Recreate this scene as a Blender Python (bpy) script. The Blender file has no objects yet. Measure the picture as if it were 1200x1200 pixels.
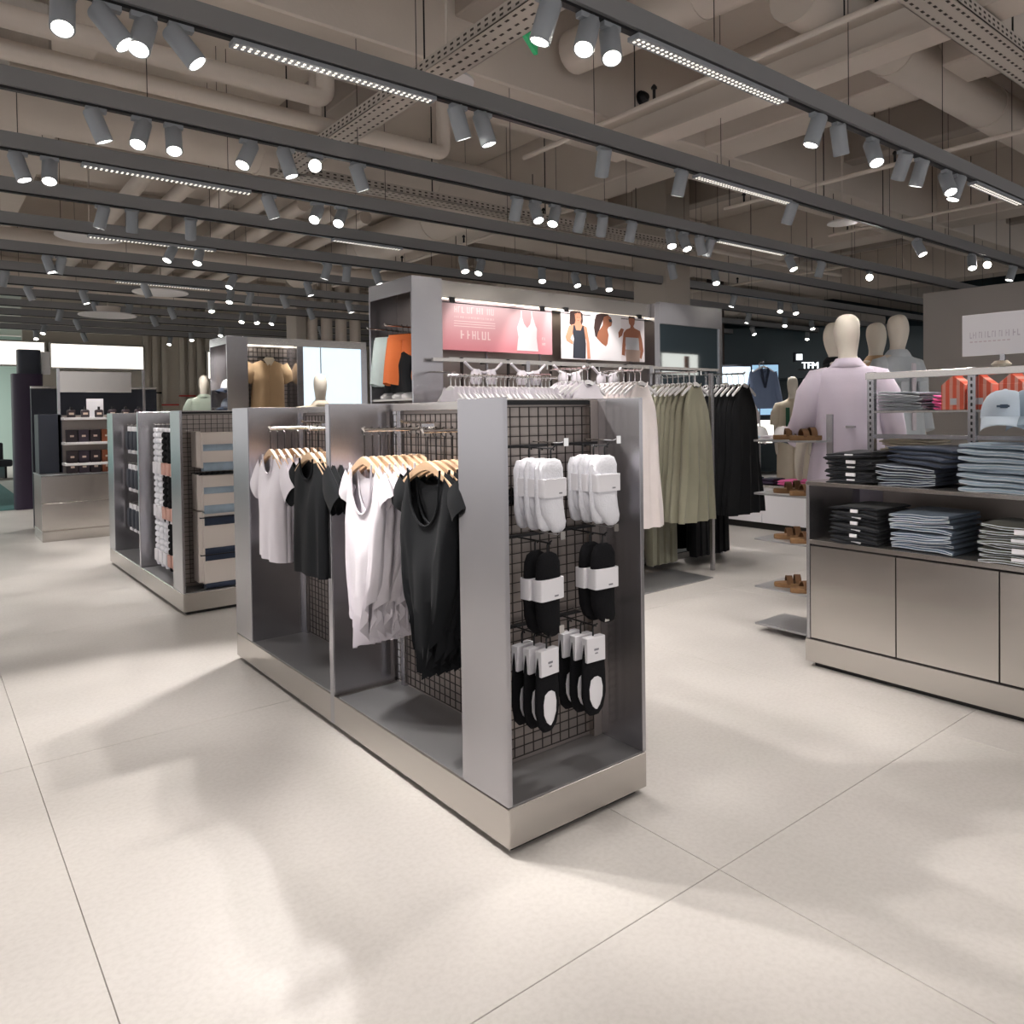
import bpy, bmesh, math, random
from mathutils import Vector, Matrix

random.seed(11)
SC = bpy.context.scene
COL = SC.collection
PI = math.pi

# ------------------------------------------------------------------ camera, world, exposure
EYE = Vector((-1.44, -1.8714, 1.40))
YAW, PITCH, ROLL = 0.6674, 0.0192, -0.0141
F0 = Vector((math.sin(YAW), math.cos(YAW), 0)); R0 = Vector((math.cos(YAW), -math.sin(YAW), 0)); U0 = Vector((0, 0, 1))
FW = F0*math.cos(PITCH) - U0*math.sin(PITCH); UP = U0*math.cos(PITCH) + F0*math.sin(PITCH)
RT = R0*math.cos(ROLL) + UP*math.sin(ROLL); UP = UP*math.cos(ROLL) - R0*math.sin(ROLL)
cam_data = bpy.data.cameras.new('camera')
cam_data.sensor_width = 36; cam_data.lens = 26.687; cam_data.shift_y = -0.0825
cam_data.clip_start = 0.05; cam_data.clip_end = 200
cam = bpy.data.objects.new('camera', cam_data); COL.objects.link(cam)
cam.matrix_world = Matrix(((RT.x, UP.x, -FW.x, EYE.x), (RT.y, UP.y, -FW.y, EYE.y), (RT.z, UP.z, -FW.z, EYE.z), (0, 0, 0, 1)))
SC.camera = cam
world = bpy.data.worlds.new('world'); SC.world = world; world.use_nodes = True
world.node_tree.nodes['Background'].inputs[0].default_value = (0.80, 0.785, 0.78, 1)
world.node_tree.nodes['Background'].inputs[1].default_value = 1.1
SC.view_settings.view_transform = 'Standard'; SC.view_settings.look = 'None'
SC.view_settings.gamma = 1.0; SC.view_settings.use_curve_mapping = False
SC.view_settings.exposure = 0.19
SPOT_W = 36.0
LAMP_TINT = (1.0, 0.95, 0.905)

# ------------------------------------------------------------------ materials
def new_mat(name):
    m = bpy.data.materials.new(name); m.use_nodes = True
    return m, m.node_tree.nodes, m.node_tree.links, m.node_tree.nodes['Principled BSDF']

def mat(name, col, rough=0.6, metal=0.0, noise=0.0, scale=20.0, bump=0.0, bscale=None, emit=0.0, stretch=None, spec=0.5, alpha=1.0, sheen=0.0):
    m, N, L, b = new_mat(name)
    c = (*col, 1) if len(col) == 3 else col
    b.inputs['Base Color'].default_value = c
    b.inputs['Roughness'].default_value = rough
    b.inputs['Metallic'].default_value = metal
    b.inputs['Specular IOR Level'].default_value = spec
    if sheen: b.inputs['Sheen Weight'].default_value = sheen
    if emit:
        b.inputs['Emission Color'].default_value = c; b.inputs['Emission Strength'].default_value = emit
    if noise or bump:
        tc = N.new('ShaderNodeTexCoord'); mp = N.new('ShaderNodeMapping')
        if stretch: mp.inputs['Scale'].default_value = stretch
        L.new(tc.outputs['Object'], mp.inputs['Vector'])
        n = N.new('ShaderNodeTexNoise'); n.inputs['Scale'].default_value = scale; n.inputs['Detail'].default_value = 4
        L.new(mp.outputs[0], n.inputs['Vector'])
        if noise:
            r = N.new('ShaderNodeMix'); r.data_type = 'RGBA'
            r.inputs[6].default_value = (c[0]*(1-noise), c[1]*(1-noise), c[2]*(1-noise), 1)
            r.inputs[7].default_value = (min(1, c[0]*(1+noise)), min(1, c[1]*(1+noise)), min(1, c[2]*(1+noise)), 1)
            L.new(n.outputs['Fac'], r.inputs[0]); L.new(r.outputs[2], b.inputs['Base Color'])
        if bump:
            n2 = n
            if bscale:
                n2 = N.new('ShaderNodeTexNoise'); n2.inputs['Scale'].default_value = bscale; n2.inputs['Detail'].default_value = 3
                L.new(mp.outputs[0], n2.inputs['Vector'])
            bp = N.new('ShaderNodeBump'); bp.inputs['Strength'].default_value = bump; bp.inputs['Distance'].default_value = 0.01
            L.new(n2.outputs['Fac'], bp.inputs['Height']); L.new(bp.outputs[0], b.inputs['Normal'])
    return m

def steel(name, col, rough, aniso, rot, metal=.84):
    """brushed stainless steel: box-projected UV tangents give the long brushed highlights"""
    m, N, L, b = new_mat(name)
    b.inputs['Metallic'].default_value = metal
    b.inputs['Anisotropic'].default_value = aniso
    b.inputs['Anisotropic Rotation'].default_value = rot
    t = N.new('ShaderNodeTangent'); t.direction_type = 'UV_MAP'; t.uv_map = 'UVMap'
    L.new(t.outputs[0], b.inputs['Tangent'])
    uv = N.new('ShaderNodeUVMap'); uv.uv_map = 'UVMap'
    mp = N.new('ShaderNodeMapping'); mp.inputs['Scale'].default_value = (1.2, 900, 1) if rot == 0 else (900, 1.2, 1)
    L.new(uv.outputs[0], mp.inputs[0])
    n = N.new('ShaderNodeTexNoise'); n.inputs['Scale'].default_value = 1.0; n.inputs['Detail'].default_value = 2
    L.new(mp.outputs[0], n.inputs['Vector'])
    r = N.new('ShaderNodeMapRange'); r.inputs[3].default_value = rough-0.025; r.inputs[4].default_value = rough+0.03
    L.new(n.outputs['Fac'], r.inputs[0]); L.new(r.outputs[0], b.inputs['Roughness'])
    x = N.new('ShaderNodeMix'); x.data_type = 'RGBA'
    x.inputs[6].default_value = (col[0]*0.975, col[1]*0.975, col[2]*0.975, 1); x.inputs[7].default_value = (*[min(1, c*1.025) for c in col], 1)
    L.new(n.outputs['Fac'], x.inputs[0]); L.new(x.outputs[2], b.inputs['Base Color'])
    return m

def floor_mat():
    m, N, L, b = new_mat('stone_tile')
    b.inputs['Roughness'].default_value = 0.42; b.inputs['Specular IOR Level'].default_value = 0.35
    tc = N.new('ShaderNodeTexCoord'); oi = N.new('ShaderNodeObjectInfo')
    ad = N.new('ShaderNodeVectorMath'); ad.operation = 'ADD'
    sc = N.new('ShaderNodeVectorMath'); sc.operation = 'SCALE'; sc.inputs['Scale'].default_value = 1.0
    L.new(oi.outputs['Location'], sc.inputs[0]); L.new(tc.outputs['Object'], ad.inputs[0]); L.new(sc.outputs[0], ad.inputs[1])
    a = N.new('ShaderNodeTexNoise'); a.inputs['Scale'].default_value = 1.6; a.inputs['Detail'].default_value = 6
    c = N.new('ShaderNodeTexNoise'); c.inputs['Scale'].default_value = 60; c.inputs['Detail'].default_value = 5
    v = N.new('ShaderNodeTexVoronoi'); v.inputs['Scale'].default_value = 75
    for q in (a, c, v): L.new(ad.outputs[0], q.inputs['Vector'])
    r1 = N.new('ShaderNodeValToRGB'); r1.color_ramp.elements[0].position = .3; r1.color_ramp.elements[1].position = .7
    r1.color_ramp.elements[0].color = (.455, .43, .408, 1); r1.color_ramp.elements[1].color = (.52, .495, .47, 1)
    L.new(a.outputs['Fac'], r1.inputs[0])
    r2 = N.new('ShaderNodeValToRGB'); r2.color_ramp.elements[0].position = .32; r2.color_ramp.elements[1].position = .6
    r2.color_ramp.elements[0].color = (.94, .935, .93, 1); r2.color_ramp.elements[1].color = (1.02, 1.02, 1.02, 1)
    L.new(c.outputs['Fac'], r2.inputs[0])
    mu = N.new('ShaderNodeMix'); mu.data_type = 'RGBA'; mu.blend_type = 'MULTIPLY'; mu.inputs[0].default_value = 1
    L.new(r1.outputs[0], mu.inputs[6]); L.new(r2.outputs[0], mu.inputs[7])
    L.new(mu.outputs[2], b.inputs['Base Color'])
    bp = N.new('ShaderNodeBump'); bp.inputs['Strength'].default_value = .02; bp.inputs['Distance'].default_value = .003
    L.new(c.outputs['Fac'], bp.inputs['Height']); L.new(bp.outputs[0], b.inputs['Normal'])
    return m

def gradient_mat(name, c0, c1, z0, z1, rough=.5, emit=0.0):
    """a printed vertical colour gradient (object z from z0 to z1)"""
    m, N, L, b = new_mat(name); b.inputs['Roughness'].default_value = rough
    tc = N.new('ShaderNodeTexCoord'); s = N.new('ShaderNodeSeparateXYZ'); L.new(tc.outputs['Object'], s.inputs[0])
    r = N.new('ShaderNodeMapRange'); r.inputs[1].default_value = z0; r.inputs[2].default_value = z1; L.new(s.outputs[2], r.inputs[0])
    x = N.new('ShaderNodeMix'); x.data_type = 'RGBA'; x.inputs[6].default_value = (*c0, 1); x.inputs[7].default_value = (*c1, 1)
    L.new(r.outputs[0], x.inputs[0]); L.new(x.outputs[2], b.inputs['Base Color'])
    if emit: L.new(x.outputs[2], b.inputs['Emission Color']); b.inputs['Emission Strength'].default_value = emit
    return m

def stripe_mat(name, c0, c1, axis, freq, rough=.6):
    m, N, L, b = new_mat(name); b.inputs['Roughness'].default_value = rough
    tc = N.new('ShaderNodeTexCoord'); s = N.new('ShaderNodeSeparateXYZ'); L.new(tc.outputs['Object'], s.inputs[0])
    k = N.new('ShaderNodeMath'); k.operation = 'MULTIPLY'; k.inputs[1].default_value = freq; L.new(s.outputs[axis], k.inputs[0])
    f = N.new('ShaderNodeMath'); f.operation = 'SINE'; L.new(k.outputs[0], f.inputs[0])
    g = N.new('ShaderNodeMath'); g.operation = 'GREATER_THAN'; g.inputs[1].default_value = .1; L.new(f.outputs[0], g.inputs[0])
    x = N.new('ShaderNodeMix'); x.data_type = 'RGBA'; x.inputs[6].default_value = (*c0, 1); x.inputs[7].default_value = (*c1, 1)
    L.new(g.outputs[0], x.inputs[0]); L.new(x.outputs[2], b.inputs['Base Color'])
    return m

M = {}
M['steel_v'] = steel('steel_brushed_upright', (.46, .45, .475), .23, .7, .25, .9)
M['steel_h'] = steel('steel_brushed_level', (.52, .49, .465), .23, .7, 0.0, .92)
M['steel_deck'] = steel('steel_deck', (.36, .36, .37), .36, .3, 0.0, .75)
M['steel_back'] = steel('steel_back_panel', (.38, .335, .31), .38, .4, 0.0, .8)
M['chrome'] = mat('chrome', (.78, .77, .76), .14, 1.0)
M['dark_wire'] = mat('dark_wire', (.045, .038, .036), .45, .6)
M['black_metal'] = mat('black_metal', (.02, .02, .022), .4, .5)
M['base_black'] = mat('base_black', (.018, .016, .015), .7)
M['tile'] = floor_mat()
M['grout'] = mat('grout', (.36, .325, .30), .9)
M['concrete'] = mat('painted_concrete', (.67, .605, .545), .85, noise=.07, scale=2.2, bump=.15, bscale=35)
M['concrete_dark'] = mat('painted_concrete_darker_grey', (.42, .375, .335), .85, noise=.08, scale=2.0)  # darker grey concrete for the ceiling ribs
M['duct'] = mat('painted_duct', (.66, .595, .535), .7, noise=.06, scale=3, bump=.08, bscale=18)
M['tray'] = mat('galvanised_tray', (.52, .475, .43), .55, .15)
M['tray_hole'] = mat('tray_hole', (.06, .05, .045), .9)
M['track'] = mat('grey_track', (.235, .237, .245), .5)
M['lamp_grey'] = mat('lamp_grey', (.30, .325, .355), .45)
M['lens'] = mat('lamp_lens', (1, .95, .87), .4, emit=14.0)
M['led'] = mat('led_point', (1, .93, .82), .4, emit=1.1)
M['led_strip'] = mat('led_strip', (1, .90, .74), .4, emit=3.2)
M['wall_grey'] = mat('wall_grey_brown', (.45, .42, .40), .85, noise=.04, scale=1.5)
M['wall_beige'] = mat('wall_beige', (.52, .485, .42), .85, noise=.04, scale=1.5)
M['column'] = mat('column_paint', (.42, .38, .335), .8, noise=.04, scale=2)
M['lightbox'] = mat('lightbox_face', (1, .955, .86), .5, emit=1.35)
M['screen_blue'] = mat('screen_pale_blue', (.72, .86, .96), .3, emit=.95)
M['screen_sky'] = mat('screen_sky_blue', (.35, .58, .80), .3, emit=.75)
M['white_board'] = mat('white_board', (.88, .865, .91), .5)
M['teal_dark'] = mat('teal_dark_wall', (.03, .055, .068), .35)
M['navy_dark'] = mat('navy_dark', (.025, .03, .045), .5)
M['sign_white'] = mat('sign_white_letters', (.9, .97, 1), .4, emit=1.6)
M['wood'] = mat('hanger_wood', (.60, .40, .25), .5, noise=.16, scale=9, stretch=(1, 8, 8))
M['plastic_white'] = mat('hanger_white', (.74, .73, .74), .4)
M['hook'] = mat('hook_dark', (.06, .055, .055), .3, .8)
def cloth(name, c, noise=.05, bump=.12, rough=.9, sheen=.15, sc=220): return mat(name, c, rough, noise=noise, scale=9, bump=bump, bscale=sc, sheen=sheen, spec=.2)
M['c_white'] = cloth('cotton_white', (.70, .66, .715))
M['c_black'] = cloth('cotton_black', (.009, .0095, .011), sheen=.02)
M['c_char'] = cloth('cotton_charcoal', (.009, .010, .012), sheen=.02)
M['c_sage'] = cloth('satin_sage', (.285, .275, .205), rough=.6)
M['c_olive'] = cloth('cotton_olive', (.19, .185, .135))
M['c_blush'] = cloth('cotton_blush', (.80, .735, .725))
M['c_lav'] = cloth('poplin_lavender', (.60, .535, .63))
M['c_cream'] = cloth('linen_cream', (.70, .62, .50))
M['c_tan'] = cloth('shirt_tan', (.52, .36, .21))
M['c_orange'] = cloth('shorts_orange', (.80, .20, .06))
M['c_mint'] = cloth('shorts_pale_mint', (.60, .70, .70))
M['c_ltdenim'] = cloth('denim_pale', (.60, .70, .81), noise=.14)
M['c_jacket'] = cloth('denim_jacket', (.56, .61, .65), noise=.14)
M['c_camel'] = cloth('coat_camel', (.50, .33, .19))
M['c_green'] = cloth('knit_green', (.03, .10, .06))
M['c_greygreen'] = cloth('jacket_greygreen', (.26, .30, .25))
M['c_bluejkt'] = cloth('blazer_blue', (.20, .26, .40))
M['c_pink'] = cloth('knit_pink', (.85, .16, .42))
M['d_black'] = cloth('denim_black', (.011, .012, .016), noise=.2)
M['d_navy'] = cloth('denim_navy', (.036, .048, .080), noise=.25)
M['d_blue'] = cloth('denim_blue', (.085, .125, .185), noise=.35)
M['d_light'] = cloth('denim_light', (.33, .42, .51), noise=.3)
M['d_grey'] = cloth('denim_grey_blue', (.16, .18, .22), noise=.3)
M['d_olive'] = cloth('denim_olive', (.062, .062, .042), noise=.3)
M['seam'] = mat('denim_seam_pale', (.62, .66, .70), .9)
M['paper'] = mat('paper_white', (.76, .745, .78), .7)
M['carton'] = mat('carton_cream', (.73, .665, .62), .7)
M['ink'] = mat('print_grey', (.22, .22, .25), .8)
M['sock_white'] = mat('sock_white', (.74, .74, .79), .95, noise=.06, scale=40, bump=.3, bscale=160)
M['sock_black'] = mat('sock_black', (.006, .006, .0075), .95, bump=.3, bscale=160, spec=.2)
M['peach'] = mat('paper_peach', (.62, .36, .30), .8)
M['mannequin'] = mat('mannequin_ivory', (.70, .645, .56), .6)
M['suede'] = mat('suede_brown', (.12, .058, .024), .9, noise=.2, scale=30)
M['cork'] = mat('cork_sole', (.19, .10, .042), .85, noise=.25, scale=60)
M['skin_dark'] = mat('print_skin_brown', (.33, .125, .07), .6)
M['skin_mid'] = mat('print_skin_tan', (.58, .25, .155), .6)
M['hair'] = mat('print_hair', (.045, .022, .02), .6)
M['print_black'] = mat('print_black', (.025, .028, .04), .6)
M['print_white'] = mat('print_white', (.83, .80, .83), .6)
M['print_grey'] = mat('print_grey_top', (.47, .47, .50), .6)
M['print_khaki'] = mat('print_khaki', (.36, .26, .22), .6)
M['print_pale'] = mat('print_pale_pink', (.86, .66, .66), .6)
M['poster_bg'] = mat('poster_background', (.78, .72, .75), .6)
M['pink'] = gradient_mat('sign_pink', (.72, .27, .31), (.66, .49, .51), -.16, .19)
M['glass_mirror'] = mat('mirror_glass', (.42, .46, .48), .03, 1.0)
M['purple'] = mat('purple_panel', (.030, .016, .045), .45)
M['perfume_dark'] = mat('perfume_carton_dark', (.032, .022, .028), .4)
M['perfume_plum'] = mat('perfume_carton_plum', (.05, .035, .055), .4)
M['perfume_rust'] = mat('perfume_carton_rust', (.27, .08, .035), .4)
M['label_pale'] = mat('label_pale', (.7, .55, .45), .6)
M['orange_stripe'] = stripe_mat('orange_striped_card', (.88, .15, .08), (.90, .42, .33), 1, 190)
M['carpet_teal'] = mat('carpet_teal', (.07, .20, .20), .95, noise=.1, scale=30)
M['pale_green'] = mat('pale_green_panel', (.55, .66, .60), .4)
M['red'] = mat('red_knob', (.5, .04, .03), .4)
M['exit_green'] = mat('exit_sign_green', (.02, .32, .12), .4, emit=.3)
M['foil'] = mat('insulation_foil', (.50, .47, .44), .45, .3, noise=.2, scale=12, bump=.6, bscale=25)

# ------------------------------------------------------------------ builders
def tag(o, label, cat, group=None, kind=None):
    o['label'] = label; o['category'] = cat
    if group: o['group'] = group
    if kind: o['kind'] = kind
    return o

def thing(name, label, cat, loc=(0, 0, 0), rz=0.0, group=None):
    o = bpy.data.objects.new(name, None); COL.objects.link(o)
    o.empty_display_size = .05
    o.location = loc; o.rotation_euler = (0, 0, rz)
    return tag(o, label, cat, group)

KIDS = {}
def dup(root, loc, rz=None, label=None, rot=None):
    """copy of a thing with its parts and sub-parts (mesh data shared)"""
    def cp(o, par):
        c = o.copy(); COL.objects.link(c)
        if par is not None: c.parent = par
        KIDS[c] = []
        for k in KIDS.get(o, []): KIDS[c].append(cp(k, c))
        return c
    r = cp(root, None)
    r.location = loc
    if rot is not None: r.rotation_euler = rot
    elif rz is not None: r.rotation_euler = (0, 0, rz)
    if label: r['label'] = label
    return r

class MB:
    def __init__(s): s.v = []; s.f = []
    def box(s, x0, y0, z0, x1, y1, z1):
        b = len(s.v)
        s.v += [(x0, y0, z0), (x1, y0, z0), (x1, y1, z0), (x0, y1, z0), (x0, y0, z1), (x1, y0, z1), (x1, y1, z1), (x0, y1, z1)]
        s.f += [tuple(b+i for i in q) for q in ((0, 3, 2, 1), (4, 5, 6, 7), (0, 1, 5, 4), (1, 2, 6, 5), (2, 3, 7, 6), (3, 0, 4, 7))]
        return s
    def loop(s, pts): b = len(s.v); s.v += [tuple(p) for p in pts]; return list(range(b, b+len(pts)))
    def bridge(s, a, b):
        n = len(a)
        for i in range(n): s.f.append((a[i], a[(i+1) % n], b[(i+1) % n], b[i]))
    def rings(s, rings, cap0=True, cap1=True):
        L = [s.loop(r) for r in rings]
        for a, b in zip(L, L[1:]): s.bridge(a, b)
        if cap0: s.f.append(tuple(reversed(L[0])))
        if cap1: s.f.append(tuple(L[-1]))
        return s
    def tube(s, pts, r, n=8, caps=True):
        P = [Vector(p) for p in pts]; R = r if isinstance(r, (list, tuple)) else [r]*len(P)
        rings = []; ref = None
        for i, p in enumerate(P):
            d = (P[min(i+1, len(P)-1)]-P[max(i-1, 0)]).normalized()
            if ref is None: ref = Vector((0, 0, 1)) if abs(d.z) < .9 else Vector((1, 0, 0))
            a = ref.cross(d)
            if a.length < 1e-5: a = Vector((1, 0, 0)).cross(d)
            a.normalize(); b = d.cross(a); ref = b
            rings.append([p+a*R[i]*math.cos(2*PI*k/n)+b*R[i]*math.sin(2*PI*k/n) for k in range(n)])
        return s.rings(rings, caps, caps)
    def cyl(s, p0, p1, r, n=12): return s.tube([p0, p1], r, n)
    def loft(s, secs, n=16, pw=2.0, caps=True, wob=None):
        """secs: (z, cx, cy, wx, wy); super-ellipse rings stacked in z"""
        rings = []
        for j, (z, cx, cy, wx, wy) in enumerate(secs):
            r = []
            for k in range(n):
                a = 2*PI*k/n; c, q = math.cos(a), math.sin(a)
                x = math.copysign(abs(c)**(2/pw), c); y = math.copysign(abs(q)**(2/pw), q)
                w = wob(a, j) if wob else 1.0
                r.append((cx+wx*x*w, cy+wy*y*w, z))
            rings.append(r)
        return s.rings(rings, caps, caps)
    def lathe(s, prof, n=20, c=(0, 0, 0)):
        return s.rings([[(c[0]+r*math.cos(2*PI*k/n), c[1]+r*math.sin(2*PI*k/n), c[2]+z) for k in range(n)] for r, z in prof])
    def prism(s, poly, ax, a0, a1):
        """extrude a 2-D polygon along axis ax (0 x, 1 y, 2 z)"""
        def P(u, v, a): return [(a, u, v), (u, a, v), (u, v, a)][ax]
        return s.rings([[P(u, v, a0) for u, v in poly], [P(u, v, a1) for u, v in poly]])
    def build(s, name, m, parent=None, smooth=40, bevel=0.0, label=None, kind=None, loc=None, segs=1):
        me = bpy.data.meshes.new(name)
        bm = bmesh.new()
        vs = [bm.verts.new(p) for p in s.v]
        for f in s.f:
            try: bm.faces.new([vs[i] for i in f])
            except ValueError: pass
        bmesh.ops.recalc_face_normals(bm, faces=bm.faces)
        if bevel:
            es = [e for e in bm.edges if len(e.link_faces) == 2 and e.calc_face_angle(0) > .6]
            bmesh.ops.bevel(bm, geom=es, offset=bevel, segments=segs, affect='EDGES', profile=.5)
        uvl = bm.loops.layers.uv.new('UVMap')
        bm.normal_update()
        for f in bm.faces:
            n = f.normal; ax = max(range(3), key=lambda i: abs(n[i]))
            for l in f.loops:
                c = l.vert.co
                l[uvl].uv = (c.y, c.z) if ax == 0 else ((c.x, c.z) if ax == 1 else (c.x, c.y))
            f.smooth = bool(smooth)
        bm.to_mesh(me); bm.free()
        if smooth: me.set_sharp_from_angle(angle=math.radians(smooth))
        for mm in (m if isinstance(m, list) else [m]): me.materials.append(mm)
        o = bpy.data.objects.new(name, me); COL.objects.link(o)
        if parent is not None:
            o.parent = parent; KIDS.setdefault(parent, []).append(o)
        KIDS.setdefault(o, [])
        if label: o['label'] = label
        if kind: o['kind'] = kind
        if loc: o.location = loc
        return o

def box(name, m, parent, x0, y0, z0, x1, y1, z1, bevel=0.0, **k):
    return MB().box(x0, y0, z0, x1, y1, z1).build(name, m, parent, bevel=bevel, smooth=0 if not bevel else 30, **k)

def fade(a, b, t): return a+(b-a)*t
def interp(tab, t):
    for (t0, a), (t1, b) in zip(tab, tab[1:]):
        if t <= t1: 
            u = (t-t0)/(t1-t0) if t1 > t0 else 0
            u = u*u*(3-2*u)*.6+u*.4
            return a+(b-a)*u
    return tab[-1][1]
ORD = ['first', 'second', 'third', 'fourth', 'fifth', 'sixth', 'seventh', 'eighth', 'ninth', 'tenth', 'eleventh', 'twelfth', 'thirteenth', 'fourteenth', 'fifteenth', 'sixteenth', 'seventeenth', 'eighteenth', 'nineteenth', 'twentieth', 'twenty-first', 'twenty-second', 'twenty-third', 'twenty-fourth', 'twenty-fifth', 'twenty-sixth']

# ------------------------------------------------------------------ the room: floor, ceiling, walls
floor = box('floor', M['grout'], None, -9, -9, -.12, 20, 31, -.006, kind='structure')
tile_mb = MB().box(0, 0, -.012, 1.5522, 2.1882, 0)
t0 = None
for i in range(-4, 11):
    for j in range(-3, 9):
        loc = (.4575+1.554*i, -.4525+2.19*j, 0)
        if loc[0] < -6 or loc[1] < -7: continue
        if t0 is None: t0 = tile_mb.build('tile', M['tile'], floor, smooth=0, bevel=.0012); o = t0
        else:
            o = t0.copy(); COL.objects.link(o); o.parent = floor
        o.location = loc
MB().box(-7, 12.2, -.004, .02, 30, .004).build('carpet', M['carpet_teal'], floor, smooth=0, label='teal carpet of the area beyond the store')

ceiling = box('ceiling', M['concrete'], None, -9, -9, 4.35, 20, 31, 4.55, kind='structure')
# concrete beams hanging under the slab
for y0, y1 in ((-1.0, -.55), (2.2, 2.82), (5.6, 6.2), (9.0, 9.6), (12.4, 13.0)):
    box('beam', M['concrete'], ceiling, -9, y0, 3.62, 20, y1, 4.36, bevel=.012)
for x0, x1 in ((-5.2, -4.7), (-1.0, -.5), (3.9, 4.32), (8.4, 8.85), (12.8, 13.3)):
    box('beam', M['concrete'], ceiling, x0, -9, 3.63, x1, 20, 4.355, bevel=.012)
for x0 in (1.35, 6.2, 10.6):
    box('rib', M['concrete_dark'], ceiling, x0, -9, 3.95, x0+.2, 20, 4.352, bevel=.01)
# steel beam with flanges crossing near the camera
st = MB().box(2.60, -1.6, 3.30, 2.82, 2.2, 3.325).box(2.60, -1.6, 3.50, 2.82, 2.2, 3.525).box(2.695, -1.6, 3.32, 2.725, 2.2, 3.51)
st.build('trim_1', M['duct'], None, kind='structure', smooth=0)

# back wall behind the perfume counter, with its ribbed recess
box('wall_back', M['wall_beige'], None, .15, 14.5, 0, 20, 14.7, 4.36, kind='structure')
wall_right = box('wall_right', M['teal_dark'], None, 17.5, -9, 0, 17.7, 14.5, 4.36, kind='structure')
# grey partition wall behind the jeans fixture
box('wall_partition', M['wall_grey'], None, 8.9, .25, 0, 9.1, 2.58, 2.875, kind='structure', bevel=.004)
box('wall_exit', M['pale_green'], None, -7, 29.6, 0, 4, 29.8, 4.3, kind='structure')
for k in range(5):
    box('trim_%d' % (k+2), M['chrome'], None, -3.2+k*.75, 29.52, 0, -3.14+k*.75, 29.58, 3.2, kind='structure')

# columns
def column(label, x0, y0, w, d):
    t = thing('column', label, 'column', (x0, y0, 0)); t['kind'] = 'structure'
    box('shaft', M['column'], t, 0, 0, 0, w, d, 4.4, bevel=.01)
    return t
column('square brown-grey concrete column rising behind the tall steel wall unit', 5.52, 4.0, .44, .52)
# riser pipes along a pilaster, behind the low unit with the screen
t = thing('riser_pilaster', 'brown pilaster with four thick vertical pipes beside it above the blue screen', 'pilaster', (3.15, 9.2, 0)); t['kind'] = 'structure'
box('shaft', M['column'], t, 0, 0, 0, .16, .4, 4.4, bevel=.01)
for k in range(4): MB().cyl((.29+k*.245, .1, 0), (.29+k*.245, .1, 4.36), .088, 16).build('riser_pipe', M['duct'], t)

# ------------------------------------------------------------------ ceiling services
def duct(label, pts, r, n=20, collars=True, name='air_duct', cat='duct'):
    t = thing(name, label, cat, pts[0])
    p0 = Vector(pts[0]); P = [Vector(p)-p0 for p in pts]
    # round the corners
    Q = [P[0]]
    for a, b, c in zip(P, P[1:], P[2:]):
        u = (a-b).normalized(); w = (c-b).normalized(); k = r*1.3
        for q in range(6):
            s = q/5; Q.append((b+u*k)*(1-s)**2+b*2*s*(1-s)+(b+w*k)*s*s)
    Q.append(P[-1])
    MB().tube(Q, r, n).build('duct_tube', M['duct'], t)
    if collars:
        for a, b in zip(P, P[1:]):
            L = (b-a).length; d = (b-a).normalized(); m = 1.1
            while m < L-.3:
                MB().tube([a+d*m, a+d*(m+.03)], r*1.035, n).build('collar', M['duct'], t); m += 1.5
    return t
duct('thick round painted duct running away over the jeans fixture', [(2.4, .45, 3.68), (9.5, .45, 3.68)], .155)
duct('thick duct bending above the camera near the steel beam', [(2.3, 2.1, 3.95), (2.3, -.5, 3.78), (3.6, -.5, 3.78), (9, -.5, 3.78)], .15)
duct('second round duct parallel to the jeans fixture duct', [(3.2, -.15, 3.62), (9.5, -.15, 3.62)], .13)
duct('large white round duct at the upper left beside the foil box', [(-5, 3.75, 3.42), (2.9, 3.75, 3.42), (2.9, 8.5, 3.42)], .21)
duct('slim painted pipe nearest the front at the upper left', [(-5, 2.42, 3.30), (.55, 2.42, 3.30), (.55, 2.42, 3.6), (.55, 2.42, 4.3)], .055, 14, False, 'water_pipe', 'pipe')
duct('second painted pipe just behind the nearest pipe at the upper left', [(-5, 2.66, 3.24), (1.55, 2.66, 3.24), (1.55, 2.66, 3.6), (1.55, 2.66, 4.3)], .05, 14, False, 'water_pipe', 'pipe')
duct('thin painted pipe with an elbow below the foil box', [(-1.0, 2.95, 3.26), (.72, 2.95, 3.26), (.72, 2.95, 3.7), (.72, 2.95, 4.3)], .04, 12, False, 'water_pipe', 'pipe')
for k in range(7):
    x = .15+k*.36
    duct('%s slanting painted pipe of the bundle above the sock unit' % ORD[k], [(x, 5.0+.05*k, 3.46), (x, 11.5, 3.30)], .07, 12, False, 'service_pipe', 'pipe')['group'] = 'bundle of service pipes above the far gondola'
duct('long thin pipe above the pink sign', [(1.4, 3.75, 3.3), (9, 3.75, 3.3)], .03, 10, False, 'water_pipe', 'pipe')
duct('long pale pipe over the far tracks', [(-3, 6.8, 3.15), (9, 6.8, 3.15)], .09, 14, False, 'service_pipe', 'pipe')
duct('pale round duct crossing over the far left counter', [(-6, 9.9, 3.3), (8, 9.9, 3.3)], .22)
duct('big round duct far behind the column', [(5, 6.7, 3.4), (16, 6.7, 3.4)], .25)

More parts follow.
